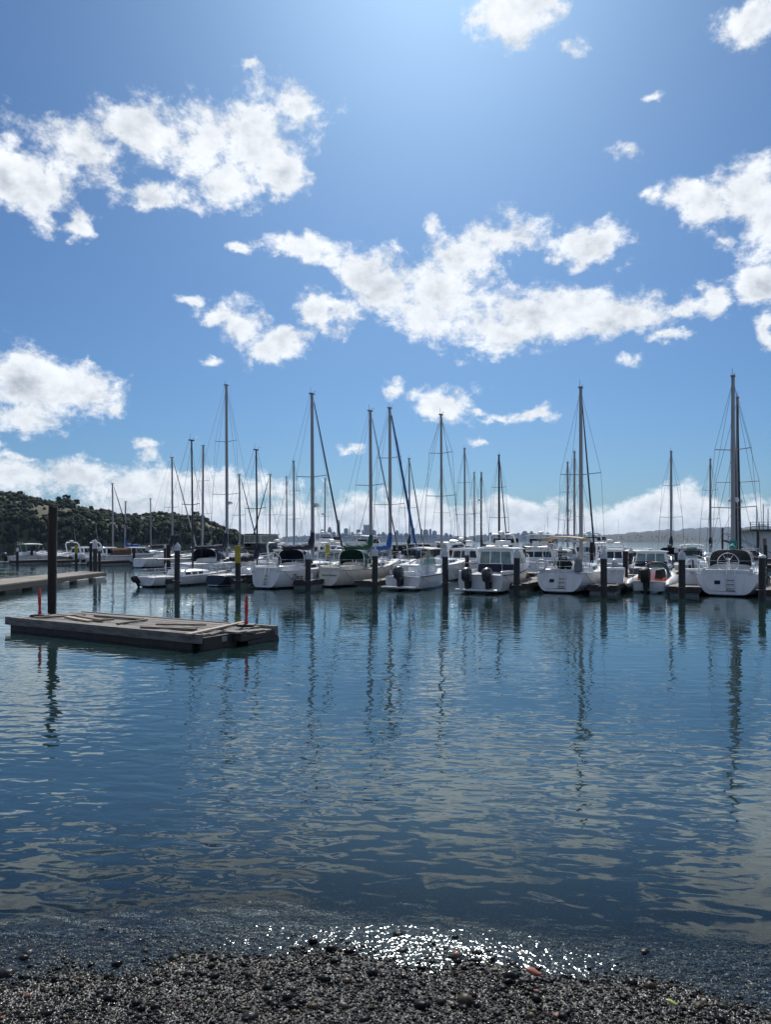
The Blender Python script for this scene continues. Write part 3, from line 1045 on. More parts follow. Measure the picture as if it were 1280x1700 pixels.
def make_text(name, body, size, mat, parent, loc, rot, shear=0.0):
    cu = bpy.data.curves.new(name, 'FONT')
    cu.body = body
    cu.size = size
    cu.shear = shear
    cu.align_x = 'CENTER'
    cu.extrude = 0.002
    tmp = bpy.data.objects.new(name, cu)
    COL.objects.link(tmp)
    dg = bpy.context.evaluated_depsgraph_get()
    me = bpy.data.meshes.new_from_object(tmp.evaluated_get(dg))
    COL.objects.unlink(tmp)
    bpy.data.objects.remove(tmp)
    o = bpy.data.objects.new(name, me)
    COL.objects.link(o)
    me.materials.append(mat)
    o.parent = parent
    o.location = loc
    o.rotation_euler = rot
    return o


def rig(root, ym, z0, H, B, L, mast_mat, r=0.075, spreaders=(0.52,), furl=None, fr=0.045, bow=None, back=True, detail=1, radar=None, vane=True, lean=0.0, backy=0.1, bow_frac=0.96):
    """mast with spreaders, stays and shrouds. H = height of the truck above water"""
    tip = Vector((lean, ym - 0.1, H))
    m = MB().tube([(0, ym, z0), (lean * .5, ym - 0.03, (z0 + H) / 2), tip], [r, r, r * 0.78], 8).build('mast', mast_mat, root)
    MB().box(lean - r, lean + r, ym - 0.30, ym + 0.08, H - 0.02, H + 0.05).build('masthead', mast_mat, root)
    if vane:
        MB().tube([(lean - .03, ym - 0.2, H), (lean - .03, ym - 0.2, H + 0.42)], 0.012, 4).build('antenna', WIRE, root)
        MB().tube([(lean + .05, ym - 0.05, H), (lean + .05, ym + 0.1, H + 0.22), (lean + .05, ym + 0.38, H + 0.22)], 0.012, 4).build('wind_vane', WIRE, root)
    bow = bow or (0, L - 0.05, 1.25)
    wr = 0.0085 if detail else 0.011
    for i, s in enumerate(spreaders):
        z = z0 + (H - z0) * s
        w = B * (0.36 - 0.08 * i)
        sp = MB().tube([(-w, ym - 0.18, z + 0.06), (0, ym, z), (w, ym - 0.18, z + 0.06)], 0.024, 5).build('spreader', mast_mat, root)
        for sd in (-1, 1):
            wires(root, 'shroud', [[(sd * B * 0.44, ym - 0.1, z0), (sd * w, ym - 0.18, z + 0.06), (lean, ym - 0.1, H - 0.15 - 0.05 * i)]], wr)
            if detail:
                wires(root, 'lower_shroud', [[(sd * B * 0.42, ym - 0.45, z0), (0, ym, z - 0.1)]], wr)
    top = Vector((0, ym + 0.02, H - (0.1 if bow_frac > 0.9 else (1 - bow_frac) * (H - z0))))
    bowv = Vector(bow)
    wires(root, 'forestay', [[top, bowv]], wr)
    if furl:
        a, b = bowv.lerp(top, 0.045), bowv.lerp(top, 0.965)
        MB().tube([a, bowv.lerp(top, 0.10), bowv.lerp(top, 0.3), bowv.lerp(top, 0.7), b], [fr * .8, fr * 1.35, fr * 1.25, fr * 0.95, fr * 0.55], 7).build('furled_jib', canvas(furl), root)
    if back:
        wires(root, 'backstay', [[(lean, ym - 0.3, H), (0, backy, z0 + 0.2)]], wr)
    if radar:
        MB().tube([(0, ym, radar - 0.12), (0, ym + 0.3, radar - 0.1)], 0.03, 5).build('radar_bracket', mast_mat, root)
        MB().lathe([(0.02, radar - 0.1), (0.26, radar - 0.08), (0.29, radar + 0.03), (0.22, radar + 0.14), (0.02, radar + 0.17)], 14, (0, ym + 0.36)).build('radar_dome', GEL, root)
    return m


def rails(root, hull, y0=0.02, y1=1.0, h=0.62, n=7, gate=False):
    """pushpit, stanchions, lifelines, pulpit"""
    st = [Vector(hull.pt(t, 0, 1)) for t in [0.03 + (0.97 - 0.03) * i / n for i in range(n + 1)]]
    for sd in (-1, 1):
        P = [Vector((p.x * sd * 0.96, p.y, p.z)) for p in st]
        for p in P[1:-1]:
            MB().tube([p, p + Vector((0, 0, h))], 0.012, 5).build('stanchion', STEEL, root)
        MB().tube([p + Vector((0, 0, h)) for p in P], 0.007, 4).build('lifeline', STEEL, root)
        MB().tube([p + Vector((0, 0, h * 0.52)) for p in P], 0.006, 4).build('lifeline', STEEL, root)
    a = Vector(hull.pt(0.0, 0, 1)) * 0.95
    a.z = hull.sheer(0)
    b = Vector(hull.pt(0.13, 0, 1))
    up = Vector((0, 0, h))
    loop = [Vector((-b.x * .96, b.y, b.z)) + up, Vector((-a.x, a.y + .05, a.z)) + up, Vector((a.x, a.y + .05, a.z)) + up, Vector((b.x * .96, b.y, b.z)) + up]
    MB().tube(loop, 0.016, 6).build('pushpit', STEEL, root)
    MB().tube([q - up * 0.45 for q in loop], 0.013, 6).build('pushpit', STEEL, root)
    for q in loop + [loop[1].lerp(loop[2], 0.5)]:
        MB().tube([q, q - up], 0.014, 5).build('pushpit_post', STEEL, root)
    c, d = Vector(hull.pt(0.88, 0, 1)), Vector(hull.pt(1.0, 0, 1))
    MB().tube([Vector((-c.x, c.y, c.z)) + up, Vector((0, d.y + .1, d.z)) + up, Vector((c.x, c.y, c.z)) + up], 0.016, 6).build('pulpit', STEEL, root)
    for q in (Vector((-c.x, c.y, c.z)), Vector((c.x, c.y, c.z)), Vector((0, d.y + .1, d.z))):
        MB().tube([q, q + up], 0.014, 5).build('pulpit_post', STEEL, root)


def cabin_trunk(root, hull, y0, y1, w, h, mat, ports=3, name='cabin'):
    L = hull.L
    zr = lambda y: hull.sheer(min(1, y / L))
    rings = []
    for (f, wf, hf) in [(0, 1.0, 1.0), (0.3, 1.0, 1.0), (0.6, 0.86, 0.88), (0.88, 0.62, 0.62), (1.0, 0.5, 0.08)]:
        y = y0 + (y1 - y0) * f
        ww = min(w * wf / 2, hull.half(y / L) * 0.8)
        z = zr(y) - 0.02
        hh = h * hf
        rings.append([(-ww, y, z), (-ww * 0.93, y, z + hh * 0.72), (-ww * 0.72, y, z + hh * 0.96), (0, y, z + hh * 1.06), (ww * 0.72, y, z + hh * 0.96), (ww * 0.93, y, z + hh * 0.72), (ww, y, z)])
    o = MB().loft(rings, closed=False, cap=False).add(rings[0], [tuple(range(7))]).build(name, mat, root)
    for i in range(ports):
        f = 0.08 + 0.62 * i / max(1, ports)
        y = y0 + (y1 - y0) * f
        ln = (y1 - y0) * 0.62 / ports * 0.72
        for sd in (-1, 1):
            q = []
            for yy in (y, y + ln):
                fw = np.interp((yy - y0) / (y1 - y0), [0, 0.3, 0.6, 0.88, 1], [1, 1, 0.86, 0.62, 0.5])
                fh = np.interp((yy - y0) / (y1 - y0), [0, 0.3, 0.6, 0.88, 1], [1, 1, 0.88, 0.62, 0.08])
                ww = min(w * fw / 2, hull.half(yy / L) * 0.8)
                z = zr(yy) - 0.02
                for kz in (0.22, 0.60):
                    xx = ww * (1 - 0.07 * kz / 0.72) + 0.012
                    q.append((sd * xx, yy, z + h * fh * kz))
            MB().add(q + [(p[0] - sd * 0.03, p[1], p[2]) for p in q], [(0, 1, 3, 2), (4, 6, 7, 5), (0, 2, 6, 4), (1, 5, 7, 3), (0, 4, 5, 1), (2, 3, 7, 6)]).build('window', DGLASS, o, smooth=False)
    MB().box(-w * .16, w * .16, y0 + (y1 - y0) * .12, y0 + (y1 - y0) * .34, zr(y0) + h * 1.0, zr(y0) + h * 1.0 + 0.07, 0.02, 0.02).build('hatch', mat, root, smooth=False, bevel=0.015)
    return o


def cockpit(root, hull, y0, y1, mat, wheel=True, helm=True):
    z = hull.sheer(0.1)
    w = hull.half(0.1) * 0.80
    for sd in (-1, 1):
        MB().loft([[(sd * w, y, z - 0.03), (sd * w * 0.97, y, z + 0.26), (sd * (w - 0.16), y, z + 0.27), (sd * (w - 0.22), y, z - 0.03)] for y in (y0, (y0 + y1) / 2, y1)]).build('coaming', mat, root, bevel=0.02)
        MB().lathe([(0.055, z + 0.27), (0.05, z + 0.36), (0.062, z + 0.40)], 10, (sd * (w - 0.08), y1 - 0.5)).build('winch', STEEL, root)
    MB().box(-w + .2, w - .2, y0 + 0.05, y0 + 0.35, z - 0.03, z + 0.2).build('stern_seat', mat, root, smooth=False, bevel=0.02)
    if wheel:
        yy = y0 + 0.85
        MB().tube([(0, yy + .05, z - 0.1), (0, yy + .05, z + 0.75)], [0.09, 0.07], 8).build('pedestal', mat, root)
        rr = 0.48
        wh = MB().tube([(rr * math.cos(a), yy - .06, z + 0.52 + rr * math.sin(a)) for a in [2 * math.pi * i / 20 for i in range(21)]], 0.02, 5).build('steering_wheel', STEEL, root)
        for i in range(3):
            a = math.pi * i / 3
            MB().tube([(rr * math.cos(a), yy - .06, z + 0.52 + rr * math.sin(a)), (-rr * math.cos(a), yy - .06, z + 0.52 - rr * math.sin(a))], 0.011, 4).build('spoke', STEEL, wh)


def dodger(root, y0, y1, w, z0, h, col, window=True):
    """spray hood: open aft, sloping to the cabin top forward"""
    cv = canvas(col)
    rings = []
    for f, hf, wf in [(0, 1.0, 1.0), (0.35, 1.0, 0.99), (0.7, 0.72, 0.95), (1.0, 0.06, 0.88)]:
        y = y0 + (y1 - y0) * f
        rings.append([Vector(p) for p in arch(w * wf, h * hf, y, z0, 12, 0.5)])
    o = MB().loft(rings, closed=False, cap=False).build('dodger', cv, root)
    MB().tube(rings[0], 0.018, 6).build('hoop', STEEL, o)
    if window:
        r2 = [[p + Vector((0, 0.012, 0.012)) for p in rg[3:10]] for rg in (rings[2], rings[3])]
        q = [[r2[0][i].lerp(r2[1][i], f) for i in range(7)] for f in (0.12, 0.75)]
        MB().loft(q, closed=False, cap=False).build('dodger_window', CLEAR, o)
    return o


def bimini(root, y0, y1, w, z, col, drop=0.16, legs=None, curtain=None):
    cv = canvas(col)
    rings = []
    for f in (0, .25, .5, .75, 1):
        y = y0 + (y1 - y0) * f
        zz = z + 0.06 * math.sin(math.pi * f)
        rings.append([(-w / 2, y, zz - drop)] + [(x, y, zz + 0.10 * (1 - (2 * x / w) ** 2)) for x in np.linspace(-w / 2, w / 2, 9)] + [(w / 2, y, zz - drop)])
    o = MB().loft(rings, closed=False, cap=False).build('bimini', cv, root)
    md = o.modifiers.new('thick', 'SOLIDIFY')
    md.thickness = 0.02
    if legs is not None:
        for sd in (-1, 1):
            for ya, yb in ((y0, (y0 + y1) / 2), (y1, (y0 + y1) / 2), ((y0 + y1) / 2, (y0 + y1) / 2)):
                MB().tube([(sd * w / 2 * 0.98, ya, z - 0.05), (sd * w / 2 * 0.98, yb, legs)], 0.014, 5).build('bimini_pole', STEEL, o)
    return o


def fender(root, p, mat=None):
    MB().lathe([(0.02, p[2] + 0.28), (0.09, p[2] + 0.2), (0.105, p[2]), (0.09, p[2] - 0.22), (0.02, p[2] - 0.28)], 10, (p[0], p[1])).build('fender', mat or GEL, root)


def outboard(root, x, y, z, s=1.0, mat=None, trim=0.0):
    """outboard motor hung on the transom: cowling, mid section, gearcase, propeller"""
    mat = mat or COWL
    ca, sa = math.cos(trim), math.sin(trim)

    def T(p):
        yy, zz = p[1] * ca - p[2] * sa, p[1] * sa + p[2] * ca
        return (x + p[0] * s, y + yy * s, z + zz * s)
    rg = []
    for (zz, w, l, cy) in [(0.12, 0.17, 0.26, -0.30), (0.22, 0.22, 0.34, -0.32), (0.50, 0.235, 0.37, -0.35), (0.70, 0.215, 0.34, -0.37), (0.80, 0.15, 0.25, -0.37), (0.83, 0.05, 0.10, -0.36)]:
        rg.append([T((math.copysign(abs(math.cos(a)) ** 0.6, math.cos(a)) * w, cy + math.copysign(abs(math.sin(a)) ** 0.6, math.sin(a)) * l, zz)) for a in [2 * math.pi * k / 14 for k in range(14)]])
    o = MB().loft(rg).build('outboard_cowling', mat, root)
    MB().box(-0.01, 0.01, 0, 0.01, 0, 0.01)
    MB().add([T(p) for p in [(-.10, -.42, .14), (.10, -.42, .14), (.10, -.12, .14), (-.10, -.12, .14), (-.06, -.38, -.55), (.06, -.38, -.55), (.06, -.16, -.55), (-.06, -.16, -.55)]],
             [(3, 2, 1, 0), (4, 5, 6, 7), (0, 1, 5, 4), (1, 2, 6, 5), (2, 3, 7, 6), (3, 0, 4, 7)]).build('outboard_leg', BLACK, root, smooth=False)
    MB().add([T(p) for p in [(-.16, -.12, .22), (.16, -.12, .22), (.16, .02, .22), (-.16, .02, .22), (-.13, -.14, -.22), (.13, -.14, -.22), (.13, .02, -.22), (-.13, .02, -.22)]],
             [(3, 2, 1, 0), (4, 5, 6, 7), (0, 1, 5, 4), (1, 2, 6, 5), (2, 3, 7, 6), (3, 0, 4, 7)]).build('outboard_bracket', BLACK, root, smooth=False)
    MB().tube([T((0, -.62, -.52)), T((0, -.3, -.52)), T((0, -.05, -.52))], [0.05 * s, 0.075 * s, 0.03 * s], 8).build('gearcase', BLACK, root)
    MB().add([T((-.07, -.36, .62)), T((.07, -.36, .62)), T((.07, -.36, .60)), T((-.07, -.36, .60))], [])
    return o


def boat_root(name, px, Y, head, label, cat='boat', group=None):
    """head: degrees the bow points right of straight away from the camera"""
    r = empty(name, at_y(px, Y), -R(head))
    tag(r, label, cat, group)
    return r


# ------------------------------------------------------------------ sailing boats
def sailboat(px, Y, head, L, B, mastH, label, hull=('white', WHITE, (0.02, 0.04, 0.10)), tw=0.6, fs=0.95, fb=1.25, ym=0.58, deck=None, mast=None, r=0.085, cover=NAVY, dodg=None, bim=None,
             furl=None, furl_r=0.045, detail=1, radar=None, spreaders=(0.52,), wheel=True, rake_t=0.35, full=0.55, boom=True, rise=0.9, group=None, lean=0.0, tb=0.04, toe=None, bow_frac=0.96, back=True, covlen=0.36, zboom=1.15, name='sailboat'):
    root = boat_root(name, px, Y, head, label, 'sailboat', group)
    h = Hull(L, B, tw, fs, fb, 0.4, rake_t, 0.13 * L, full, tb=tb)
    deck = deck or GEL
    hm = M_hull(*hull)
    h.build(root, hm, NONSKID if deck is GEL else deck, None, rail_mat=toe or GEL)
    cabin_trunk(root, h, L * 0.34, L * 0.76, B * 0.66, 0.40, deck, 3)
    z0 = h.sheer(ym)
    ymm = ym * L
    rig(root, ymm, z0, mastH, B, L, mast or ALU, r, spreaders, furl, furl_r, h.pt(1.0, 0, 0.0), back, detail, radar, lean=lean, bow_frac=bow_frac, backy=0.35)
    if boom:
        zb = z0 + zboom
        MB().tube([(0, ymm - 0.1, zb), (0, ymm - L * (covlen + 0.03), zb + 0.04)], 0.055, 7).build('boom', mast or ALU, root)
        if cover:
            sail_cover(root, ymm + 0.06, zb, L * covlen, cover, rise)
    if detail:
        cockpit(root, h, rake_t * 0.6 + 0.1, L * 0.32, deck, wheel)
        rails(root, h)
    if dodg:
        dodger(root, L * 0.30, L * 0.44, B * 0.62, h.sheer(0.35) + 0.15, 1.0, dodg)
    if bim:
        bimini(root, 0.25, L * 0.30, B * 0.66, h.sheer(0.1) + 1.75, bim, legs=h.sheer(0.1) + 0.25)
    return root, h


HEAD = 26.0
# A: low open white sloop, black mast
rA, hA = sailboat(240, 41.0, 31, 6.6, 2.1, 8.9, 'low white day sailor with black mast and bare boom at the end slip', ('white_black', WHITE, (0.03, 0.03, 0.035)), tw=0.72, fs=0.55, fb=0.72, mast=BLKSPAR, r=0.06, cover=None, detail=0, zboom=0.95, covlen=0.40, bow_frac=0.8, ym=0.56, rake_t=0.1)
outboard(rA, -0.45, -0.05, 0.35, 0.55, BLACK, trim=0.5)
rails(rA, hA, h=0.45, n=4)
# B: navy sloop
rB, hB = sailboat(352, 41.5, 31, 7.0, 2.3, 8.4, 'navy-hulled sloop with black mast and dark sail cover', ('navy', (0.012, 0.016, 0.03), (0.6, 0.6, 0.6)), tw=0.66, fs=0.62, fb=0.85, mast=BLKSPAR, r=0.06, cover=NAVY, detail=0, zboom=0.85, rise=0.75, ym=0.56)
rails(rB, hB, h=0.45, n=5)
# C: white cruiser with name on the quarter
rC, hC = sailboat(436, 39.4, 25, 9.6, 3.0, 11.8, 'white cruising sailboat with navy dodger, navy sail cover and dark lettering on its side', tw=0.60, fs=1.0, fb=1.3, dodg=NAVY, cover=NAVY, furl=(0.02, 0.025, 0.04), furl_r=0.05, radar=4.9, r=0.115, full=0.5, rise=1.2, ym=0.56)
# D: cream cutter, green canvas
rD, hD = sailboat(542, 41.0, 28, 9.4, 2.9, 11.0, 'cream sailboat with green dodger and green sail cover', ('cream', CREAM, (0.03, 0.05, 0.05)), tw=0.50, fs=0.95, fb=1.35, deck=GELC, dodg=GREEN, cover=GREEN, furl=(0.10, 0.10, 0.11), furl_r=0.035, r=0.115, full=0.72, rise=0.95, ym=0.56, toe=TEAK, wheel=False)
# F: sailboat behind the runabout
rF, hF = sailboat(676, 44.5, 26, 10.5, 3.1, 11.5, 'white sailboat with tall silver mast behind the hardtop fishing boat', tw=0.75, fs=1.1, fb=1.35, cover=None, boom=False, spreaders=(0.45, 0.74), r=0.10, ym=0.56, detail=0)
# H: modern cruiser with tan bimini
rH, hH = sailboat(927, 36.1, 27, 10.0, 3.2, 11.5, 'white sailboat with tan bimini and broad round stern', tw=0.74, fs=1.02, fb=1.25, bim=TAN, cover=None, furl=(0.02, 0.03, 0.05), furl_r=0.045, r=0.115, full=0.46, ym=0.56, zboom=1.55)
# J: wide modern stern, grey dodger
rJ, hJ = sailboat(1207, 33.9, 29, 9.8, 3.2, 11.6, 'white sailboat with broad stern, large steering wheel and grey sprayhood', tw=0.82, fs=1.08, fb=1.25, dodg=(0.16, 0.16, 0.17), cover=(0.02, 0.22, 0.20), furl=(0.015, 0.03, 0.035), furl_r=0.05, r=0.115, full=0.46, spreaders=(0.32, 0.62), radar=4.9, rise=0.6, covlen=0.16, ym=0.56)
LETTER = pmat('dark_lettering', (0.01, 0.012, 0.02), 0.4, var=0.05)


def hull_text(root, h, t, k, body, size, shear=0.35, side=1):
    a, b, c = Vector(h.pt(t, k, side)), Vector(h.pt(t + 0.04, k, side)), Vector(h.pt(t, k + 0.06, side))
    ex = (b - a).normalized()
    ez = (a - c).normalized()
    nz = ex.cross(ez).normalized()
    ez = nz.cross(ex)
    M = Matrix((ex, ez, nz)).transposed()
    o = make_text('lettering', body, size, LETTER, root, a + nz * 0.03, M.to_euler(), shear)
    return o


def transom_text(root, h, k, body, size, shear=0.0, x=0.0):
    a, c = Vector(h.pt(0, max(0, k - .02), 1)), Vector(h.pt(0, k + 0.2, 1))
    sl = math.atan2(a.y - c.y, a.z - c.z)
    return make_text('lettering', body, size, LETTER, root, (x, a.y - 0.02, a.z), (R(90) - sl, 0, 0), shear)


hull_text(rC, hC, 0.175, 0.30, 'Zora', 0.46, 0.45)
transom_text(rD, hD, 0.28, 'Sandy Demars', 0.17, 0.4)


def stern_kit(root, h, inset=True, port=True, ladder=True):
    """swim ladder, recessed stern panel, deck shower hatch on the transom"""
    def P(x, k):
        p = h.pt(0, k, 1)
        return Vector((x, p[1] - 0.02, p[2]))
    w = h.half(0)
    if inset:
        pts = [P(-w * .78, .10), P(-w * .74, .35), P(-w * .55, .60), P(w * .30, .60)]
        MB().tube(pts, 0.022, 5).build('stern_moulding', GEL, root)
    if port:
        a, b = P(-w * .42, .24), P(-w * .22, .36)
        MB().add([a, Vector((b.x, a.y, a.z)), b, Vector((a.x, b.y, b.z))], [(0, 1, 2, 3)]).build('stern_port', DGLASS, root, smooth=False)
    if ladder:
        for x in (-0.02 * w, w * .26):
            MB().tube([P(x, .04) + Vector((0, -.03, .3)), P(x, .05) + Vector((0, -.04, 0)), P(x, .58) + Vector((0, -.05, 0))], 0.015, 5).build('swim_ladder', STEEL, root)
        for k in (.22, .36, .50, .58):
            a, b = P(-0.02 * w, k), P(w * .26, k)
            MB().tube([a + Vector((0, -.045, 0)), b + Vector((0, -.045, 0))], 0.017, 5).build('ladder_rung', TEAK, root)


stern_kit(rC, hC, False, False)
stern_kit(rH, hH)
stern_kit(rJ, hJ)


def liferings(root, p, r=0.30):
    MB().tube([(p[0] + r * math.cos(a), p[1], p[2] + r * math.sin(a)) for a in np.linspace(0, 2 * math.pi, 17)], 0.06, 7).build('life_ring', GEL, root)


liferings(rH, (-0.95, 0.28, 1.42), 0.26)
MB().box(0.75, 1.15, 0.15, 0.5, 1.1, 1.75, 0.03, 0.03).build('barbecue', pmat('grey_cover', GREY, 0.8), rH, bevel=0.05)
MB().lathe([(0.02, 1.1), (0.32, 1.18), (0.42, 1.45), (0.30, 1.68), (0.04, 1.74)], 14, (0.15, 0.75)).build('wheel_cover', canvas((0.01, 0.02, 0.02)), rH)
MB().box(-0.25, 0.25, 0.25, 0.7, 1.68, 1.72).build('solar_panel', pmat('solar_cell', (0.02, 0.03, 0.08), 0.2), rJ, smooth=False)
for (rt, hh, ps) in ((rC, hC, (0.3, 0.5, 0.7)), (rD, hD, (0.35, 0.6)), (rH, hH, (0.3, 0.55)), (rJ, hJ, (0.25, 0.5))):
    for t in ps:
        q = Vector(hh.pt(t, 0, 1))
        fender(rt, (q.x + 0.12, q.y, q.z - 0.5), COWL if rt is rJ else GEL)

# ------------------------------------------------------------------ sailing boats of the back rows
# px of the mast, photo row of the masthead, distance, hull length, sail cover, furled jib, dark spar, label
GB = 'sailboats moored in the back rows'
BACK = [
    (187, 803, 90, 8.0, None, NAVY, False, 'back-row sailboat in front of the wooded headland with a ball on its stay', None),
    (207, 833, 96, 7.0, BLUE, None, False, 'small back-row sailboat with blue sail cover below the headland', None),
    (250, 828, 112, 7.5, None, None, False, 'small back-row sailboat with a thin bare mast below the headland', None),
    (286, 760, 76, 9.0, NAVY, (0.45, 0.45, 0.44), False, 'sailboat with navy cover and pale furled jib behind the low day sailor', None),
    (336, 740, 84, 10.0, NAVY, None, False, 'sailboat with long navy sail cover behind the navy-hulled sloop', None),
    (376.5, 640, 60, 12.0, NAVY, None, False, 'tall two-spreader sailboat with radar dome halfway up its silver mast', 5.9),
    (398, 788, 82, 8.5, None, NAVY, False, 'sailboat with dark furled jib beside the tall radar-masted boat', None),
    (447.5, 788, 86, 9.0, None, NAVY, False, 'sailboat with steep dark furled jib behind the lettered white cruiser', None),
    (476, 792, 102, 9.5, (0.55, 0.56, 0.57), None, False, 'sailboat with white sail cover hoisted up its mast', None),
    (488, 766, 92, 10.0, None, None, False, 'sailboat with slim silver mast behind the flybridge cruiser', None),
    (539, 795, 95, 9.0, None, None, False, 'sailboat with small radar drum on its mast near the city skyline', 6.3),
    (648, 678, 53, 11.0, BLUE, BLUE, False, 'sailboat with bright blue sail cover and thick blue furled jib', None),
    (680, 762, 76, 9.5, NAVY, (0.2, 0.2, 0.22), False, 'sailboat beside the navy canvas cruiser with grey furled jib', None),
    (733, 780, 84, 9.0, None, None, True, 'dark-masted sailboat right behind the tall silver mast', None),
    (772, 745, 86, 10.5, NAVY, None, False, 'tall back-row sailboat between the hardtop boat and the twin-engine boat', None),
    (788, 785, 96, 9.0, None, None, False, 'back-row sailboat with bare silver mast beside a taller one', None),
    (799, 785, 102, 9.0, NAVY, None, True, 'back-row sailboat with small radar drum and dark mast', 8.6),
    (829, 756, 82, 9.5, None, (0.03, 0.03, 0.04), True, 'dark-masted sailboat with dark furled jib behind the twin-engine boat', None),
    (943, 768, 86, 9.0, None, None, False, 'back-row sailboat behind the tan bimini with radar on its mast', 6.4),
    (954, 750, 80, 9.0, BLUE, None, False, 'back-row sailboat with small bright blue sail cover', None),
    (1115, 750, 74, 9.5, NAVY, None, False, 'sailboat with tall navy sail cover behind the inflatable boat', None),
    (1180, 763, 84, 9.0, NAVY, None, False, 'sailboat with navy cover behind the grey sprayhood', None),
    (1225, 660, 46, 11.0, None, (0.02, 0.03, 0.04), False, 'tall sailboat moored just beyond the broad-sterned boat', 5.2),
    (1257, 842, 150, 9.0, None, None, False, 'distant thin-masted sailboat by the white boathouse', None),
    (1268, 838, 156, 9.0, None, None, False, 'distant thin-masted sailboat by the white boathouse', None),
    (1276, 845, 160, 8.0, None, None, False, 'distant thin-masted sailboat by the white boathouse', None),
]
for i, (px, top, Y, L, cov, fur, dark, lab, rad) in enumerate(BACK):
    H = z_of(top, Y)
    B = L * 0.32
    hd = HEAD + random.uniform(-4, 4)
    if i % 3 == 1:
        hd += 180          # moored bow to us
    fwd = Vector((math.sin(R(hd)), math.cos(R(hd)), 0))
    base = at_y(px, Y) - fwd * L * 0.55
    hullc = [('white', WHITE, (0.02, 0.04, 0.10)), ('white_b', (0.58, 0.60, 0.62), (0.15, 0.02, 0.02)), ('bluehull', (0.02, 0.035, 0.09), (0.6, 0.6, 0.6)), ('cream', CREAM, (0.03, 0.05, 0.05))][[0, 0, 1, 0, 3, 0, 2][i % 7]]
    root, h = sailboat(0, 1, hd, L, B, H, lab, hullc, tw=0.62, fs=0.9, fb=1.2, cover=cov, furl=fur, furl_r=0.09 if fur is BLUE else 0.06, detail=0, radar=rad, spreaders=(0.38, 0.68) if H > 12 else (0.5,), mast=BLKSPAR if dark else ALU,
                       r=0.13 if H > 12 else 0.105, boom=cov is not None, group=GB if Y > 140 else None, rise=1.5 if cov else 0.9, dodg=[NAVY, None, GREY, None, BLUE][i % 5], ym=0.55)
    root.location = base


# ------------------------------------------------------------------ motor boats
def pane(A, B, C, D, u0, u1, v0, v1, off=0.012, th=0.02):
    """thin glass pane laid on the face A B (bottom) C D (top: above B, above A)"""
    A, B, C, D = map(Vector, (A, B, C, D))
    n = (B - A).cross(D - A).normalized()

    def P(u, v):
        return A.lerp(B, u).lerp(D.lerp(C, u), v)
    q = [P(u0, v0), P(u1, v0), P(u1, v1), P(u0, v1)]
    f = [p + n * off for p in q]
    g = [p - n * th for p in q]
    return MB().add(f + g, [(0, 1, 2, 3), (7, 6, 5, 4), (0, 4, 5, 1), (1, 5, 6, 2), (2, 6, 7, 3), (3, 7, 4, 0)])


def house(root, y0, y1, w, z, h, mat, rf=0.9, rb=0.1, side=3, front=3, back=2, tuck=0.14, roof=True, roof_mat=None, glass=None, name='cabin', over=0.15, vlo=0.38, vhi=0.9):
    """deckhouse with raked windscreen; every pane is its own sub-part"""
    gl = glass or DGLASS
    b = [(-w / 2, y0, z), (w / 2, y0, z), (w / 2 * .92, y1, z), (-w / 2 * .92, y1, z)]
    t = [(-w / 2 + tuck, y0 + rb, z + h), (w / 2 - tuck, y0 + rb, z + h), (w / 2 * .92 - tuck, y1 - rf, z + h), (-w / 2 * .92 + tuck, y1 - rf, z + h)]
    o = MB().add(b + t, [(0, 1, 5, 4), (1, 2, 6, 5), (2, 3, 7, 6), (3, 0, 4, 7), (4, 5, 6, 7)]).build(name, mat, root, smooth=False, bevel=0.04)

    def run(A, B, C, D, n, nm):
        for i in range(n):
            u0 = 0.05 + 0.90 * i / n
            u1 = 0.05 + 0.90 * (i + 1) / n - 0.035
            pane(A, B, C, D, u0, u1, vlo, vhi).build(nm, gl, o, smooth=False)
    run(b[1], b[2], t[2], t[1], side, 'side_window')
    run(b[3], b[0], t[0], t[3], side, 'side_window')
    run(b[2], b[3], t[3], t[2], front, 'windscreen')
    if back:
        run(b[0], b[1], t[1], t[0], back, 'aft_window')
    if roof:
        rings = []
        for f in (0, .15, .5, .85, 1):
            y = y0 + rb - over + (y1 - rf - y0 - rb + 2 * over) * f
            ww = (w / 2 - tuck + over * 0.5) * (1 if 0 < f < 1 else 0.96)
            zz = z + h
            rings.append([(-ww, y, zz), (-ww, y, zz + .05), (-ww * .5, y, zz + .11), (ww * .5, y, zz + .11), (ww, y, zz + .05), (ww, y, zz)])
        MB().loft(rings).build('roof', roof_mat or mat, root)
    return o


def radar_arch(root, y, w, z0, h, mat=None, dome=True, rake=0.5):
    mat = mat or GEL
    MB().tube([(-w / 2, y + rake, z0), (-w / 2 * .92, y + .1, z0 + h * .85), (-w / 2 * .7, y, z0 + h), (w / 2 * .7, y, z0 + h), (w / 2 * .92, y + .1, z0 + h * .85), (w / 2, y + rake, z0)], 0.075, 8).build('radar_arch', mat, root)
    if dome:
        MB().lathe([(0.04, z0 + h + .05), (0.27, z0 + h + .1), (0.28, z0 + h + .22), (0.05, z0 + h + .3)], 12, (0, y)).build('radar_dome', GEL, root)
    MB().tube([(w * .3, y, z0 + h), (w * .3, y - .3, z0 + h + 1.9)], 0.012, 4).build('antenna', GEL, root)


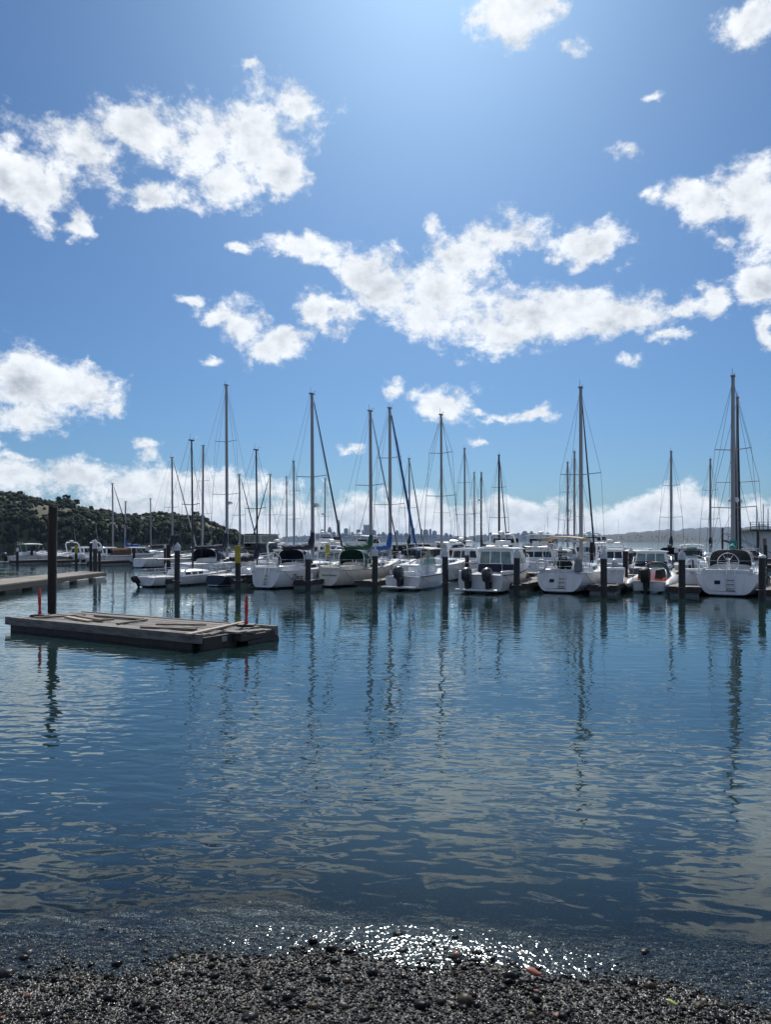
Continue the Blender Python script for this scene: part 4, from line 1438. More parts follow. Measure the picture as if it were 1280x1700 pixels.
def bow_rail(root, h, t0=0.42, hh=0.55):
    ts = [t0 + (0.99 - t0) * i / 6 for i in range(7)]
    for sd in (-1, 1):
        P = [Vector(h.pt(t, 0, sd)) for t in ts]
        P = [Vector((p.x * .93, p.y, p.z)) for p in P]
        MB().tube([P[0]] + [p + Vector((0, 0, hh)) for p in P[1:]], 0.014, 5).build('bow_rail', STEEL, root)
        for p in P[1:]:
            MB().tube([p, p + Vector((0, 0, hh))], 0.011, 4).build('rail_post', STEEL, root)


def motorboat(px, Y, head, L, B, label, style='express', hull=('white', WHITE, (0.02, 0.04, 0.10)), canv=NAVY, fly=False, outb=0, ocol=None, fs=0.85, fb=1.3, hh=1.0, glass=None, group=None, mat=None, name='motorboat', low=None):
    root = boat_root(name, px, Y, head, label, 'motorboat', group)
    h = Hull(L, B, 0.90, fs, fb, 0.3, 0.04, 0.16 * L, chine=1, tb=-0.1, widest=0.35, flare=0.30)
    mat = mat or GEL
    h.build(root, M_hull(*hull), mat, rail_mat=BLACK, rail_r=0.03)
    z = h.sheer(0.4) - 0.02
    MB().box(-B * .42, B * .42, -0.65, -0.02, 0.12, 0.22).build('swim_platform', mat, root, smooth=False, bevel=0.03)
    for k in range(outb):
        x = 0 if outb == 1 else (-0.55 + 1.1 * k / (outb - 1))
        outboard(root, x, -0.12, 0.48, 1.0, ocol)
    if style == 'open':
        MB().loft([[(-.42, y, fs - .1), (-.40, y, fs + a), (.40, y, fs + a), (.42, y, fs - .1)] for y, a in ((L * .42, .55), (L * .5, .62), (L * .56, .35))]).build('console', mat, root, bevel=0.04)
        pane((-.38, L * .53, fs + .5), (.38, L * .53, fs + .5), (.32, L * .47, fs + 1.0), (-.32, L * .47, fs + 1.0), 0, 1, 0, 1).build('windscreen', CLEAR, root, smooth=False)
        MB().box(-.4, .4, L * .27, L * .36, fs - .1, fs + .42, .02, .02).build('helm_seat', mat, root, bevel=0.05)
        bow_rail(root, h, .6, .25)
    elif style == 'ttop':
        zt = fs + 1.45
        MB().loft([[(-.45, y, fs - .1), (-.43, y, fs + a), (.43, y, fs + a), (.45, y, fs - .1)] for y, a in ((L * .40, .50), (L * .5, .62), (L * .58, .35))]).build('console', mat, root, bevel=0.04)
        bimini(root, L * .26, L * .64, B * .68, zt, canv, drop=0.05)
        for sd in (-1, 1):
            for ya, yb in ((L * .30, L * .36), (L * .60, L * .54)):
                MB().tube([(sd * B * .28, ya, zt), (sd * .48, yb, fs)], 0.024, 6).build('top_post', STEEL, root)
        for x in (-.5, 0, .5):
            MB().tube([(x, L * .26, zt + .05), (x, L * .24, zt + .35)], 0.03, 6).build('rod_holder', GEL, root)
        pane((-.45, L * .55, fs + .5), (.45, L * .55, fs + .5), (.40, L * .51, fs + 1.35), (-.40, L * .51, fs + 1.35), 0, 1, 0, 1).build('windscreen', CLEAR, root, smooth=False)
        MB().box(-.45, .45, L * .25, L * .35, fs - .1, fs + .5, .02, .02).build('helm_seat', mat, root, bevel=0.05)
        bow_rail(root, h, .6, .25)
    else:
        y0, y1 = {'express': (L * .34, L * .70), 'trawler': (L * .20, L * .72), 'pilot': (L * .30, L * .66)}[style]
        cab = house(root, y0, y1, B * .80, z, hh, mat, rf=1.3 if style == 'express' else (0.9 if style == 'pilot' else 0.45), rb=0.08, side=3 if L < 9 else 4, front=3, back=3, glass=glass)
        # trunk forward of the house
        MB().loft([[(-w, y, h.sheer(y / L) - .03), (-w * .9, y, h.sheer(y / L) + a), (w * .9, y, h.sheer(y / L) + a), (w, y, h.sheer(y / L) - .03)] for y, w, a in ((y1 - .3, B * .36, .42), (y1 + L * .10, B * .30, .34), (L * .93, B * .10, .05))]).build('fore_cabin', mat, root, bevel=0.05)
        for sd in (-1, 1):
            po = MB().lathe([(0.13, 0), (0.13, 0.02)], 12).build('porthole', DGLASS, root)
            q = Vector(h.pt(.62, .22, sd))
            po.location = (q.x + sd * .005, q.y, q.z)
            po.rotation_euler = (R(90), 0, R(90) - sd * R(8))
        bow_rail(root, h)
        # cockpit: side decks and canvas back
        zc = h.sheer(.1)
        for sd in (-1, 1):
            MB().box(sd * B * .42 - .07, sd * B * .42 + .07, .1, y0, zc - .05, zc + .22).build('coaming', mat, root, smooth=False, bevel=0.03)
        if low is not None:
            w = B * .80
            pane((-w / 2, y0, z), (w / 2, y0, z), (w / 2 - .14, y0 + .08, z + hh), (-w / 2 + .14, y0 + .08, z + hh), .02, .98, -.25, .36, .03, .02).build('aft_curtain', canvas(low), root, smooth=False)
            MB().tube([(-w / 2, .3, zc + .2), (-w / 2, .3, zc + .62), (w / 2, .3, zc + .62), (w / 2, .3, zc + .2)], .018, 6).build('stern_rail', STEEL, root)
        elif canv is not None:
            cv = canvas(canv)
            w = B * .78
            zt = z + hh
            rings = [[(-w / 2, y, zc + .2), (-w / 2 * .95, y, zz - .2), (-w / 2 * .75, y, zz), (w / 2 * .75, y, zz), (w / 2 * .95, y, zz - .2), (w / 2, y, zc + .2)] for y, zz in ((L * .10, zt - .12), (L * .2, zt - .04), (y0 + .1, zt))]
            o = MB().loft(rings, closed=False, cap=False).build('cockpit_canvas', cv, root)
            a = rings[0]
            MB().add(a, [tuple(range(6))]).build('aft_curtain', cv, root, smooth=False)
            for i in range(3):
                u0 = .08 + .29 * i
                pane((-w / 2, a[0][1], zc + .2), (w / 2, a[0][1], zc + .2), (w / 2, a[0][1], zt - .2), (-w / 2, a[0][1], zt - .2), u0, u0 + .26, .42, .9, .01, .005).build('curtain_window', CLEAR if i != 1 else DGLASS, o, smooth=False)
        else:
            radar_arch(root, L * .22, B * .8, zc + .2, hh + .5 - (0.3 if fly else 0), dome=not fly)
        if fly:
            zf = z + hh + .1
            yf0, yf1 = y0 + .1, y1 - .7
            rg = []
            for s_, zz in ((1.0, 0), (1.06, .28), (1.04, .52)):
                rg.append([(-B * .34 * s_, yf0, zf + zz), (-B * .34 * s_, yf1 - .8, zf + zz), (-B * .2 * s_, yf1 + zz * .3, zf + zz), (B * .2 * s_, yf1 + zz * .3, zf + zz), (B * .34 * s_, yf1 - .8, zf + zz), (B * .34 * s_, yf0, zf + zz)])
            MB().loft(rg, closed=False, cap=False).build('flybridge', mat, root)
            MB().tube([rg[2][k] for k in range(6)], 0.03, 5).build('flybridge_rail', STEEL, root)
            for (i, j) in ((1, 2), (2, 3), (3, 4)):
                A, Bq = Vector(rg[2][i]), Vector(rg[2][j])
                up = Vector((0, -.22, .42))
                pane(A, Bq, Bq + up, A + up, .03, .97, 0, 1).build('flybridge_screen', DGLASS, root, smooth=False)
            MB().box(-B * .22, B * .22, yf0 + .5, yf0 + .95, zf, zf + .75, .05, .05).build('flybridge_seat', mat, root, bevel=0.06)
            if fly == 'hard':
                bimini(root, yf0 - .1, yf1 - .4, B * .72, zf + 1.2, (0.62, 0.63, 0.64), drop=.06, legs=zf + .4)
                MB().lathe([(0.04, zf + 1.35), (0.27, zf + 1.38), (0.28, zf + 1.53), (0.05, zf + 1.6)], 12, (0, yf0 + .8)).build('radar_dome', GEL, root)
                MB().tube([(B * .2, yf0 + .6, zf + 1.5), (B * .2, yf0 + .3, zf + 3.1)], 0.014, 4).build('antenna', GEL, root)
            elif fly == 'enclosed':
                house(root, yf0 - .1, yf1 - .1, B * .74, zf + .4, 1.0, canvas((0.52, 0.50, 0.46)), rf=.25, rb=.05, side=3, front=3, back=3, glass=CLEAR, name='flybridge_enclosure', tuck=.06, roof_mat=canvas((0.03, 0.03, 0.035)), vlo=.12, vhi=.85)
            else:
                radar_arch(root, yf0 + .2, B * .72, zf + .3, 1.0)
    return root, h


# E: hardtop fishing boat
rE, hE = motorboat(668, 38.6, 27, 6.6, 2.35, 'white open fishing boat with pale hard top and one dark outboard', 'ttop', ('white_e', (0.70, 0.72, 0.74), (0.03, 0.03, 0.04)), canv=(0.60, 0.60, 0.58), outb=1, fs=0.72, fb=1.05)
hull_text(rE, hE, 0.30, 0.16, 'PARKER', 0.14, 0.1) if False else None
MB().box(-.7, .7, .45, 1.0, .6, 1.0, .03, .03).build('fish_box', GEL, rE, bevel=0.04)
# G: twin-engine boat with canvas-backed wheelhouse
rG, hG = motorboat(797, 36.4, 27, 8.6, 2.7, 'white twin-outboard boat with navy canvas-backed wheelhouse', 'pilot', ('white_g', WHITE, (0.03, 0.03, 0.04)), canv=None, low=NAVY, outb=2, ocol=COWL, fs=0.9, fb=1.35, hh=1.25, glass=PANE)
# K: stern just beyond the runabout
rK, hK = motorboat(752, 52.5, 24, 9.0, 3.0, 'white blunt-sterned cruiser beyond the pale hard top', 'express', canv=None, fs=1.0)

MOTOR = [
    (12, 88, 30, 6.5, 2.3, 'small white hardtop boat furthest along the shore end of the docks', dict(style='ttop', outb=1, canv=(0.6, 0.6, 0.6))),
    (38, 92, 25, 6.0, 2.2, 'open skiff with dark outboards near the wooden pile', dict(style='open', outb=2, ocol=COWL)),
    (58, 91, 22, 6.0, 2.2, 'open skiff with white outboards near the wooden pile', dict(style='open', outb=2, ocol=COWLW)),
    (100, 87, 20, 8.0, 2.8, 'dark-hulled cruiser with pale arch behind the wooden pile', dict(style='express', hull=('black', (0.015, 0.016, 0.02), (0.4, 0.4, 0.4)), canv=None)),
    (136, 82, 30, 7.5, 2.6, 'white express boat with two big white outboards', dict(style='express', outb=2, ocol=COWLW, canv=None)),
    (170, 84, 56, 8.5, 2.8, 'white cabin cruiser lying broadside with brown canvas', dict(style='express', canv=(0.16, 0.09, 0.06))),
    (232, 92, 70, 7.5, 2.5, 'low white motorboat next to the broadside cruiser', dict(style='open')),
    (272, 80, 74, 8.0, 2.6, 'long low black-hulled launch lying broadside', dict(style='open', hull=('black', (0.015, 0.016, 0.02), (0.4, 0.4, 0.4)))),
    (318, 86, 60, 8.0, 2.7, 'white cruiser under the navy sail cover of the back row', dict(style='express', canv=NAVY)),
    (352, 72, 55, 7.5, 2.5, 'white runabout behind the navy-hulled sloop', dict(style='open', outb=1)),
    (402, 80, 24, 9.5, 3.3, 'dark flybridge yacht with clear-windowed upper enclosure', dict(style='trawler', hull=('black', (0.015, 0.016, 0.02), (0.4, 0.4, 0.4)), fly='enclosed', fs=1.0, fb=1.5, hh=0.9, mat=pmat('dark_topsides', (0.03, 0.03, 0.035), 0.3))),
    (440, 58, 24, 8.0, 2.8, 'white express cruiser with arch above the lettered white sailboat', dict(style='express', canv=None)),
    (500, 76, 30, 10.5, 3.5, 'white flybridge cruiser with dark sloping screen by the tall furled jib', dict(style='express', fly='arch', canv=None, fs=1.1, fb=1.6)),
    (548, 66, 34, 11.0, 3.6, 'large white flybridge yacht with hardtop in front of the skyline', dict(style='express', fly='hard', canv=None, fs=0.9, fb=1.5, hh=0.85)),
    (528, 54, 24, 9.5, 3.2, 'white trawler with green-tinted cabin windows', dict(style='trawler', canv=None, glass=PANE)),
    (606, 70, 28, 9.0, 3.0, 'white cruiser between the green and blue sail covers', dict(style='express', canv=GREY)),
    (688, 62, 22, 10.0, 3.4, 'cruiser boxed in by a big navy cockpit canvas', dict(style='express', canv=NAVY, fs=1.2, fb=1.6, hh=1.3)),
    (738, 66, 26, 9.5, 3.2, 'white trawler with wooden-framed windows behind the silver mast', dict(style='trawler', canv=None)),
    (762, 78, 28, 9.0, 3.0, 'navy-canvassed cruiser beside the grey capped piling', dict(style='express', canv=NAVY)),
    (815, 60, 24, 9.5, 3.3, 'white flybridge cruiser behind the twin-outboard boat', dict(style='express', fly='arch', canv=None)),
    (848, 92, 30, 8.5, 2.9, 'small white cruiser far behind the flybridge cruiser', dict(style='express', canv=GREY)),
    (880, 58, 24, 10.0, 3.4, 'big white motor yacht with flybridge hardtop and radar', dict(style='express', fly='hard', canv=None, fs=0.9, fb=1.4, hh=0.9)),
    (922, 72, 26, 9.0, 3.0, 'white cruiser behind the tan bimini', dict(style='express', canv=(0.5, 0.5, 0.48))),
    (972, 76, 24, 11.5, 3.8, 'tall white flybridge yacht behind the furled dark jib', dict(style='trawler', fly='arch', canv=None, fs=1.1, fb=1.6)),
    (1010, 56, 22, 8.0, 2.8, 'white cruiser with twin white outboards beyond the white dock box', dict(style='express', outb=2, ocol=COWLW, canv=None)),
    (1052, 64, 26, 10.0, 3.3, 'white hardtop cruiser with broad dark windscreen', dict(style='express', canv=(0.55, 0.55, 0.55))),
    (1018, 84, 26, 9.0, 3.0, 'cruiser with grey peaked canvas in the back row', dict(style='express', canv=GREY)),
    (1078, 47, 24, 8.0, 2.8, 'boat with black-framed canvas wheelhouse behind the inflatable', dict(style='pilot', canv=None, low=NAVY, glass=PANE, hull=('slate', (0.09, 0.11, 0.14), (0.5, 0.5, 0.5)))),
    (1143, 70, 26, 9.5, 3.2, 'white cruiser with black cabin sides behind the capped piling', dict(style='trawler', canv=BLACK and (0.015, 0.015, 0.018))),
    (1148, 54, 24, 7.5, 2.6, 'white hardtop fishing boat with dark lower curtain beside the grey sprayhood', dict(style='ttop', canv=(0.62, 0.62, 0.62), outb=1)),
    (1238, 66, 26, 9.0, 3.0, 'white cruiser in front of the boathouse', dict(style='express', canv=NAVY)),
]
for (px, Y, hd, L, B, lab, kw) in MOTOR:
    motorboat(px, Y, hd, L, B, lab, **kw)


# ------------------------------------------------------------------ inflatable with orange seats
def build_rib():
    root = boat_root('inflatable_boat', 1078, 36.4, 27, 'grey inflatable boat with orange seats and black outboard', 'inflatable boat')
    L, w, zt, r = 5.6, 0.95, 0.42, 0.27
    path = [(-w, -0.45, zt - .02), (-w, 0.3, zt), (-w, 2.2, zt + .03), (-w * .96, 3.4, zt + .10), (-w * .78, 4.4, zt + .22), (-w * .42, 5.15, zt + .36), (0, 5.4, zt + .42)]
    full = path + [(-p[0], p[1], p[2]) for p in reversed(path[:-1])]
    MB().tube(full, [r * .35] + [r] * (len(full) - 2) + [r * .35], 12).build('tube', HYPALON, root)
    MB().loft([[(-w * f, y, .30), (0, y, -.25 + dz), (w * f, y, .30)] for y, f, dz in ((0, .9, 0.05), (2.5, .9, 0), (4.2, .7, .1), (5.2, .25, .4))], closed=False, cap=False).build('hull', M_hull('rib', (0.5, 0.51, 0.52), (0.1, 0.1, 0.1)), root)
    MB().box(-w + .1, w - .1, .0, 4.4, .24, .30).build('floor_deck', NONSKID, root, smooth=False)
    MB().box(-w + .18, w - .18, -.06, .05, .1, .62).build('transom', GEL, root, smooth=False, bevel=0.02)
    outboard(root, -0.12, -.08, .42, 1.08, BLACK)
    for row, y in enumerate((0.75, 1.55, 2.3)):
        for x in (-.42, .42) if row < 2 else (0.42, -.42):
            s = MB().box(x - .22, x + .22, y - .2, y + .3, .30, .74, .02, .02).build('seat', ORANGE, root, bevel=0.04)
            MB().box(x - .2, x + .2, y - .28, y - .16, .70, 1.18, .05, .02).build('seat_back', BLACK, root, bevel=0.05)
    MB().box(-.4, .4, 2.85, 3.3, .3, 1.15, .06, .06).build('console', GEL, root, bevel=0.05)
    pane((-.36, 3.25, 1.1), (.36, 3.25, 1.1), (.3, 3.05, 1.5), (-.3, 3.05, 1.5), 0, 1, 0, 1).build('windscreen', CLEAR, root, smooth=False)
    MB().tube([(p[0], 3.5, .55 + p[2]) for p in arch(1.5, .95, 0, 0, 12, .7)], .022, 6).build('hoop', STEEL, root)
    MB().loft([[Vector((p[0] * .97, 3.5, .52 + p[2] * .97)) for p in arch(1.5, .95, 0, 0, 12, .7)], [Vector((p[0] * .7, 3.9, .52 + p[2] * .75)) for p in arch(1.5, .95, 0, 0, 12, .7)]], closed=False, cap=False).build('bow_hood', canvas((0.05, 0.08, 0.15)), root)
    MB().tube([(-.8, .1, .6), (-.75, .1, 1.5), (-.15, .1, 1.55), (-.1, .1, .7)], .02, 6).build('tow_frame', STEEL, root)


build_rib()


# ------------------------------------------------------------------ docks
def finger(px, py, length, w, label, head=HEAD, z=0.46, plank_step=0.0):
    p = at(px, py)
    root = empty('finger_dock', p, -R(head))
    tag(root, label, 'dock', 'finger docks of the marina')
    n = int(length / 0.145)
    pl = MB().box(-w / 2, w / 2, 0.003, 0.137, z - .045, z).mesh('plank', False)
    pl.materials.append(DOCKWOOD)
    for i in range(n):
        o = bpy.data.objects.new('plank', pl)
        COL.objects.link(o)
        o.parent = root
        o.location = (random.uniform(-.006, .006), i * 0.145, random.uniform(-.004, .003))
    for sd in (-1, 1):
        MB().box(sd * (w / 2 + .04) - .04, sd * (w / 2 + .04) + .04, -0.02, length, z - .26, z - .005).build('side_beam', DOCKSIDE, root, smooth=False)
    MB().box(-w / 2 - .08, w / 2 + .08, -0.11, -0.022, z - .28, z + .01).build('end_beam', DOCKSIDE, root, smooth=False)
    k = max(2, int(length / 2.6))
    for i in range(k):
        y = length * i / k
        MB().box(-w / 2 + .03, w / 2 - .03, y + .05, y + length / k * .62, -.35, z - .20).build('float', FLOATM, root, smooth=False, bevel=0.03)
    for i in range(3):
        MB().box(w / 2 - .07, w / 2 - .02, .8 + i * 2.6, 1.05 + i * 2.6, z, z + .07, 0.0, .06).build('cleat', STEEL, root, smooth=False)
    return root, p


FING = [(268, 974, 9, 1.0, 'narrow finger dock beside the low day sailor'), (379, 973.5, 9, 1.0, 'finger dock with the yellow-topped piling'), (499, 976.5, 9.5, 1.05, 'finger dock between the lettered sailboat and the cream one'),
        (606, 978, 9.5, 1.05, 'finger dock between the cream sailboat and the fishing boat'), (852, 983, 10, 1.3, 'finger dock beside the twin-outboard boat'), (1000, 987, 10, 1.3, 'finger dock with a white box between tan bimini and inflatable'),
        (1136, 990, 10, 1.3, 'finger dock with a white box between inflatable and broad-sterned sailboat'), (1300, 997, 10, 1.3, 'finger dock beyond the broad-sterned sailboat')]
FP = [finger(*f) for f in FING]


def walkway(px, Y, a0, a1, w, label, z=0.47):
    """main dock running across the slips; a0..a1 along its length from the point px, Y"""
    root = empty('main_dock', at_y(px, Y), -R(HEAD))
    tag(root, label, 'dock')
    n = 1 + int((a1 - a0) / 6)
    for i in range(n):
        x0, x1 = a0 + (a1 - a0) * i / n, a0 + (a1 - a0) * (i + 1) / n - .03
        MB().box(x0, x1, -w / 2, w / 2, z - .06, z).build('deck_section', DOCKWOOD, root, smooth=False)
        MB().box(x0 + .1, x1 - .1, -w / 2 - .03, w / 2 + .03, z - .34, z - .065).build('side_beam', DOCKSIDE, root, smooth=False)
        MB().box(x0 + .4, x1 - .4, -w / 2 + .1, w / 2 - .1, -.4, z - .33).build('float', FLOATM, root, smooth=False)
    return root


walkway(900, 49.5, -22, 26, 1.8, 'main dock linking the first row of finger docks')
walkway(700, 84, -42, 60, 1.8, 'main dock behind the second row of boats')
walkway(620, 118, -80, 80, 2.0, 'outermost main dock of the marina')


def cross_finger(px, Y, length, label, rev=False):
    root = empty('finger_dock', at_y(px, Y), -R(HEAD) + (math.pi if rev else 0))
    tag(root, label, 'dock', 'finger docks of the back rows')
    MB().box(-.5, .5, 0, length, .40, .46).build('deck_section', DOCKWOOD, root, smooth=False)
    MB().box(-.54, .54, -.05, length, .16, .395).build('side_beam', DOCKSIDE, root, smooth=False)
    MB().box(-.45, .45, .1, length * .9, -.3, .155).build('float', FLOATM, root, smooth=False)


for i, (px, Y) in enumerate([(222, 78), (300, 70), (345, 66), (420, 60), (470, 58), (560, 60), (640, 58), (705, 56), (780, 52), (835, 56), (905, 54), (960, 58), (1035, 50), (1110, 50), (1175, 52), (85, 84), (20, 84), (150, 80)]):
    cross_finger(px, Y, 8.5, 'short finger dock among the back-row boats')

# long dock by the shore
root = empty('shore_dock', (0, 0, 0))
tag(root, 'long weathered dock reaching out beside the floating platform', 'dock')
A, Bq, Cq, D = Vector((-18.7, 24, 0)), Vector((-19.9, 50.5, 0)), Vector((-22.2, 51.8, 0)), Vector((-22.2, 24, 0))
NB = 150
for i in range(NB):
    f0, f1 = i / NB, (i + .955) / NB
    a, b, c, d = A.lerp(Bq, f0), A.lerp(Bq, f1), D.lerp(Cq, f1), D.lerp(Cq, f0)
    dz = random.uniform(-.006, .004)
    q = [Vector((p.x, p.y, z)) for z in (.43 + dz, .48 + dz) for p in (a, b, c, d)]
    MB().add(q, [(3, 2, 1, 0), (4, 5, 6, 7), (0, 1, 5, 4), (1, 2, 6, 5), (2, 3, 7, 6), (3, 0, 4, 7)]).build('plank', DOCKWOOD, root, smooth=False)
for (p, q, nm) in ((A, Bq, 'side_beam'), (Bq, Cq, 'end_beam'), (Cq, D, 'side_beam')):
    t = (q - p).normalized()
    nrm = Vector((-t.y, t.x, 0)) * 0.06
    vs = [Vector((x.x, x.y, z)) for z in (.15, .425) for x in (p - nrm, q - nrm, q + nrm, p + nrm)]
    MB().add(vs, [(3, 2, 1, 0), (4, 5, 6, 7), (0, 1, 5, 4), (1, 2, 6, 5), (2, 3, 7, 6), (3, 0, 4, 7)]).build(nm, DOCKSIDE, root, smooth=False)
for i in range(9):
    y = 25 + i * 2.85
    MB().box(-21.8, -19.5, y, y + 1.7, -.4, .2).build('float', FLOATM, root, smooth=False, bevel=0.03)


# ------------------------------------------------------------------ pilings
YEL = pmat('yellow_pile_sleeve', (0.42, 0.34, 0.03), 0.6, var=0.2, grime=(0.2, 0.17, 0.05), gamt=0.4)
WOODPILE = pmat('tarred_timber', (0.020, 0.016, 0.015), 0.8, var=0.5, vscale=6.0, bump=0.01, bscale=12.0, stretch=(4, 4, 0.3), grime=(0.055, 0.032, 0.024), gscale=2.0, gamt=0.7)


def piling(px, Y, top, r, kind, label, group=None):
    root = empty('piling', at_y(px, Y))
    root.rotation_euler = (R(random.uniform(-.7, .7)), R(random.uniform(-.9, .9)), random.uniform(0, 3))
    tag(root, label, 'piling', group)
    zt = z_of(top, Y)
    ch = r * 2.3 if kind in ('cone', 'white') else (r * 0.8 if kind == 'dome' else 0)
    zb = zt - ch
    if kind == 'yellow':
        MB().lathe([(r, -2.5), (r, zb - .95)], 16).build('post', PILEM, root)
        MB().lathe([(r * 1.06, zb - .95), (r * 1.06, zb)], 16).build('sleeve', YEL, root)
    elif kind == 'wood':
        rings = []
        for i in range(12):
            z = -2.5 + (zb + 2.5) * i / 11
            rings.append([((r + random.uniform(-.012, .012)) * math.cos(a) + .01 * math.sin(z * 2), (r + random.uniform(-.012, .012)) * math.sin(a), z + (random.uniform(-.02, .02) if i == 11 else 0)) for a in [2 * math.pi * k / 14 for k in range(14)]])
        MB().loft(rings).build('post', WOODPILE, root)
    else:
        MB().lathe([(r, -2.5), (r, zb)], 16).build('post', WOODPILE if kind == 'flat' else PILEM, root)
    if kind in ('cone', 'white'):
        MB().lathe([(r * 1.08, zb - (.35 if kind == 'white' else .12)), (r * 1.10, zb + r * .7), (r * 1.04, zb + r * .85), (r * .08, zt)], 16).build('cap', CAPM, root)
    elif kind == 'dome':
        MB().lathe([(r * 1.08, zb - .05), (r * 1.08, zb + .03), (r * .7, zb + r * .55), (r * .1, zt)], 16).build('cap', CAPM, root)
    if Y < 45 and kind != 'wood':
        MB().tube([((r + .07) * math.cos(a), (r + .07) * math.sin(a), .50) for a in np.linspace(0, 2 * math.pi, 13)], .025, 5).build('guide_hoop', pmat('galvanised_iron', (0.10, 0.10, 0.105), 0.6, 0.4), root)
    return root


piling(85, 23.4, 842, 0.135, 'wood', 'tall weathered timber pile standing behind the floating platform')
for a in [(293, 38.7, 900, .15, 'cone', 'black piling with pointed white cap beside the low day sailor'),
          (395, 39.0, 906, .15, 'yellow', 'black piling with yellow upper sleeve beside the lettered sailboat'),
          (511, 38.4, 914, .15, 'cone', 'piling with pointed white cap between the lettered and cream sailboats'),
          (622, 37.6, 908, .155, 'cone', 'piling with pointed white cap in front of the green sail cover'),
          (740, 36.6, 909, .155, 'cone', 'piling with pointed white cap standing in water by the fishing boat'),
          (858, 34.6, 910, .155, 'cone', 'piling with pointed white cap beside the canvas-backed wheelhouse'),
          (1003, 33.8, 911, .155, 'cone', 'piling with pointed white cap beside the tan bimini sailboat'),
          (1133, 33.2, 912, .155, 'cone', 'piling with pointed white cap between inflatable and grey sprayhood'),
          (1266, 31.2, 920, .15, 'dome', 'black piling with low domed cap beside the broad-sterned sailboat'),
          (157, 51.0, 895, .145, 'white', 'white-topped piling at the tip of the long shore dock'),
          (164.5, 51.6, 907, .10, 'cone', 'thin dark piling at the tip of the long shore dock'),
          (279.5, 48.0, 904, .14, 'flat', 'stout flat-topped piling behind the low day sailor'),
          (273.5, 55.0, 903, .09, 'cone', 'thin capped piling next to the stout flat-topped one'),
          (776, 51.0, 911, .15, 'cone', 'grey capped piling left of the twin-outboard boat'),
          (1039, 43.5, 915, .15, 'flat', 'brown flat-topped piling behind the white dock box'),
          (543, 55.0, 904, .15, 'yellow', 'far piling with yellow upper sleeve by the trawler'),
          (126, 79.0, 905, .15, 'yellow', 'far piling with yellow sleeve beside the white outboards')]:
    piling(*a)
for (px, Y, top, k) in [(324, 62, 906, 'cone'), (353, 64, 903, 'flat'), (222, 80, 910, 'flat'), (28, 84, 909, 'cone'), (21, 90, 904, 'flat'), (52, 90, 908, 'flat'), (150, 78, 902, 'flat'), (655, 60, 905, 'flat'), (694, 58, 905, 'cone'), (722, 58, 903, 'cone'),
                        (787, 58, 905, 'cone'), (848, 58, 905, 'flat'), (870, 60, 907, 'flat'), (983, 56, 900, 'flat'), (1048, 58, 909, 'cone'), (1124, 58, 908, 'cone'), (1272, 66, 905, 'flat'), (362, 68, 905, 'flat'), (576, 62, 904, 'flat'), (930, 60, 906, 'cone')]:
    piling(px, Y, top, .15, k, 'dark %s piling among the back-row boats' % ('white-capped' if k == 'cone' else 'flat-topped'), 'back-row pilings ' + ('with caps' if k == 'cone' else 'without caps'))


# ------------------------------------------------------------------ dock boxes
def dock_box(px, Y, w, h, label):
    root = empty('dock_box', at_y(px, Y, 0.462), -R(HEAD))
    tag(root, label, 'dock box')
    MB().box(-w / 2, w / 2, 0, .62, 0, h * .82, -.03, -.02).build('bin', GEL, root, bevel=0.03)
    MB().box(-w / 2 - .05, w / 2 + .05, -.05, .67, h * .82, h, .04, .06).build('lid', GEL, root, bevel=0.03)
    MB().box(-.06, .06, -.07, -.04, h * .70, h * .86).build('latch', STEEL, root, smooth=False)


dock_box(1018, 36.6, 1.0, .82, 'white dock box on the finger dock by the tan bimini sailboat')
dock_box(1150, 35.6, .95, .8, 'white dock box on the finger dock by the grey sprayhood sailboat')

# ------------------------------------------------------------------ floating platform with loose boards
PLANKF = pmat('bleached_deck_board', (0.20, 0.185, 0.17), 0.88, var=0.4, vscale=4.0, bump=0.006, bscale=20.0, stretch=(0.5, 6, 3), grime=(0.09, 0.075, 0.06), gscale=1.3, gamt=0.7)
LOOSE = pmat('loose_board', (0.17, 0.145, 0.12), 0.85, var=0.4, vscale=3.0, bump=0.004, bscale=25.0, stretch=(0.7, 5, 3))
PALEB = pmat('pale_loose_board', (0.36, 0.31, 0.25), 0.85, var=0.3, vscale=3.0, stretch=(0.7, 5, 3))
FL, FR = Vector((-10.98, 20.95, 0)), Vector((-4.25, 16.95, 0))
ex = (FR - FL).normalized()
ang = math.atan2(ex.y, ex.x)
LEN, WID, ZT = (FR - FL).length - .15, 2.2, 0.36
flt = empty('floating_platform', FL, ang)
tag(flt, 'old grey wooden floating platform with broken end', 'platform')
nb = 13
for i in range(nb):
    y0 = WID * i / nb
    x = 0.0
    cuts = sorted(random.sample([1.6, 2.4, 3.1, 4.0, 4.9, 5.7, 6.4], 2)) + [LEN - .06 - (random.uniform(0, .5) if 3 < i < 9 else random.uniform(0, .05))]
    for c in cuts:
        dz = random.uniform(-.012, .008)
        MB().box(x + .004, c, y0 + .006, y0 + WID / nb - .006, ZT - .05 + dz, ZT + dz).build('plank', PLANKF, flt, smooth=False)
        x = c + .006
MB().box(-.28, LEN, -.09, -.004, ZT - .19, ZT + .03).build('rim_beam', PLANKF, flt, smooth=False)
MB().box(-.05, LEN - .3, -.06, .02, ZT - .36, ZT - .20).build('rim_beam', DOCKSIDE, flt, smooth=False)
MB().box(0.1, LEN - .5, WID + .003, WID + .09, ZT - .2, ZT + .02).build('rim_beam', PLANKF, flt, smooth=False)
MB().box(-.09, -.003, 0, WID, ZT - .2, ZT - .01).build('rim_beam', PLANKF, flt, smooth=False)
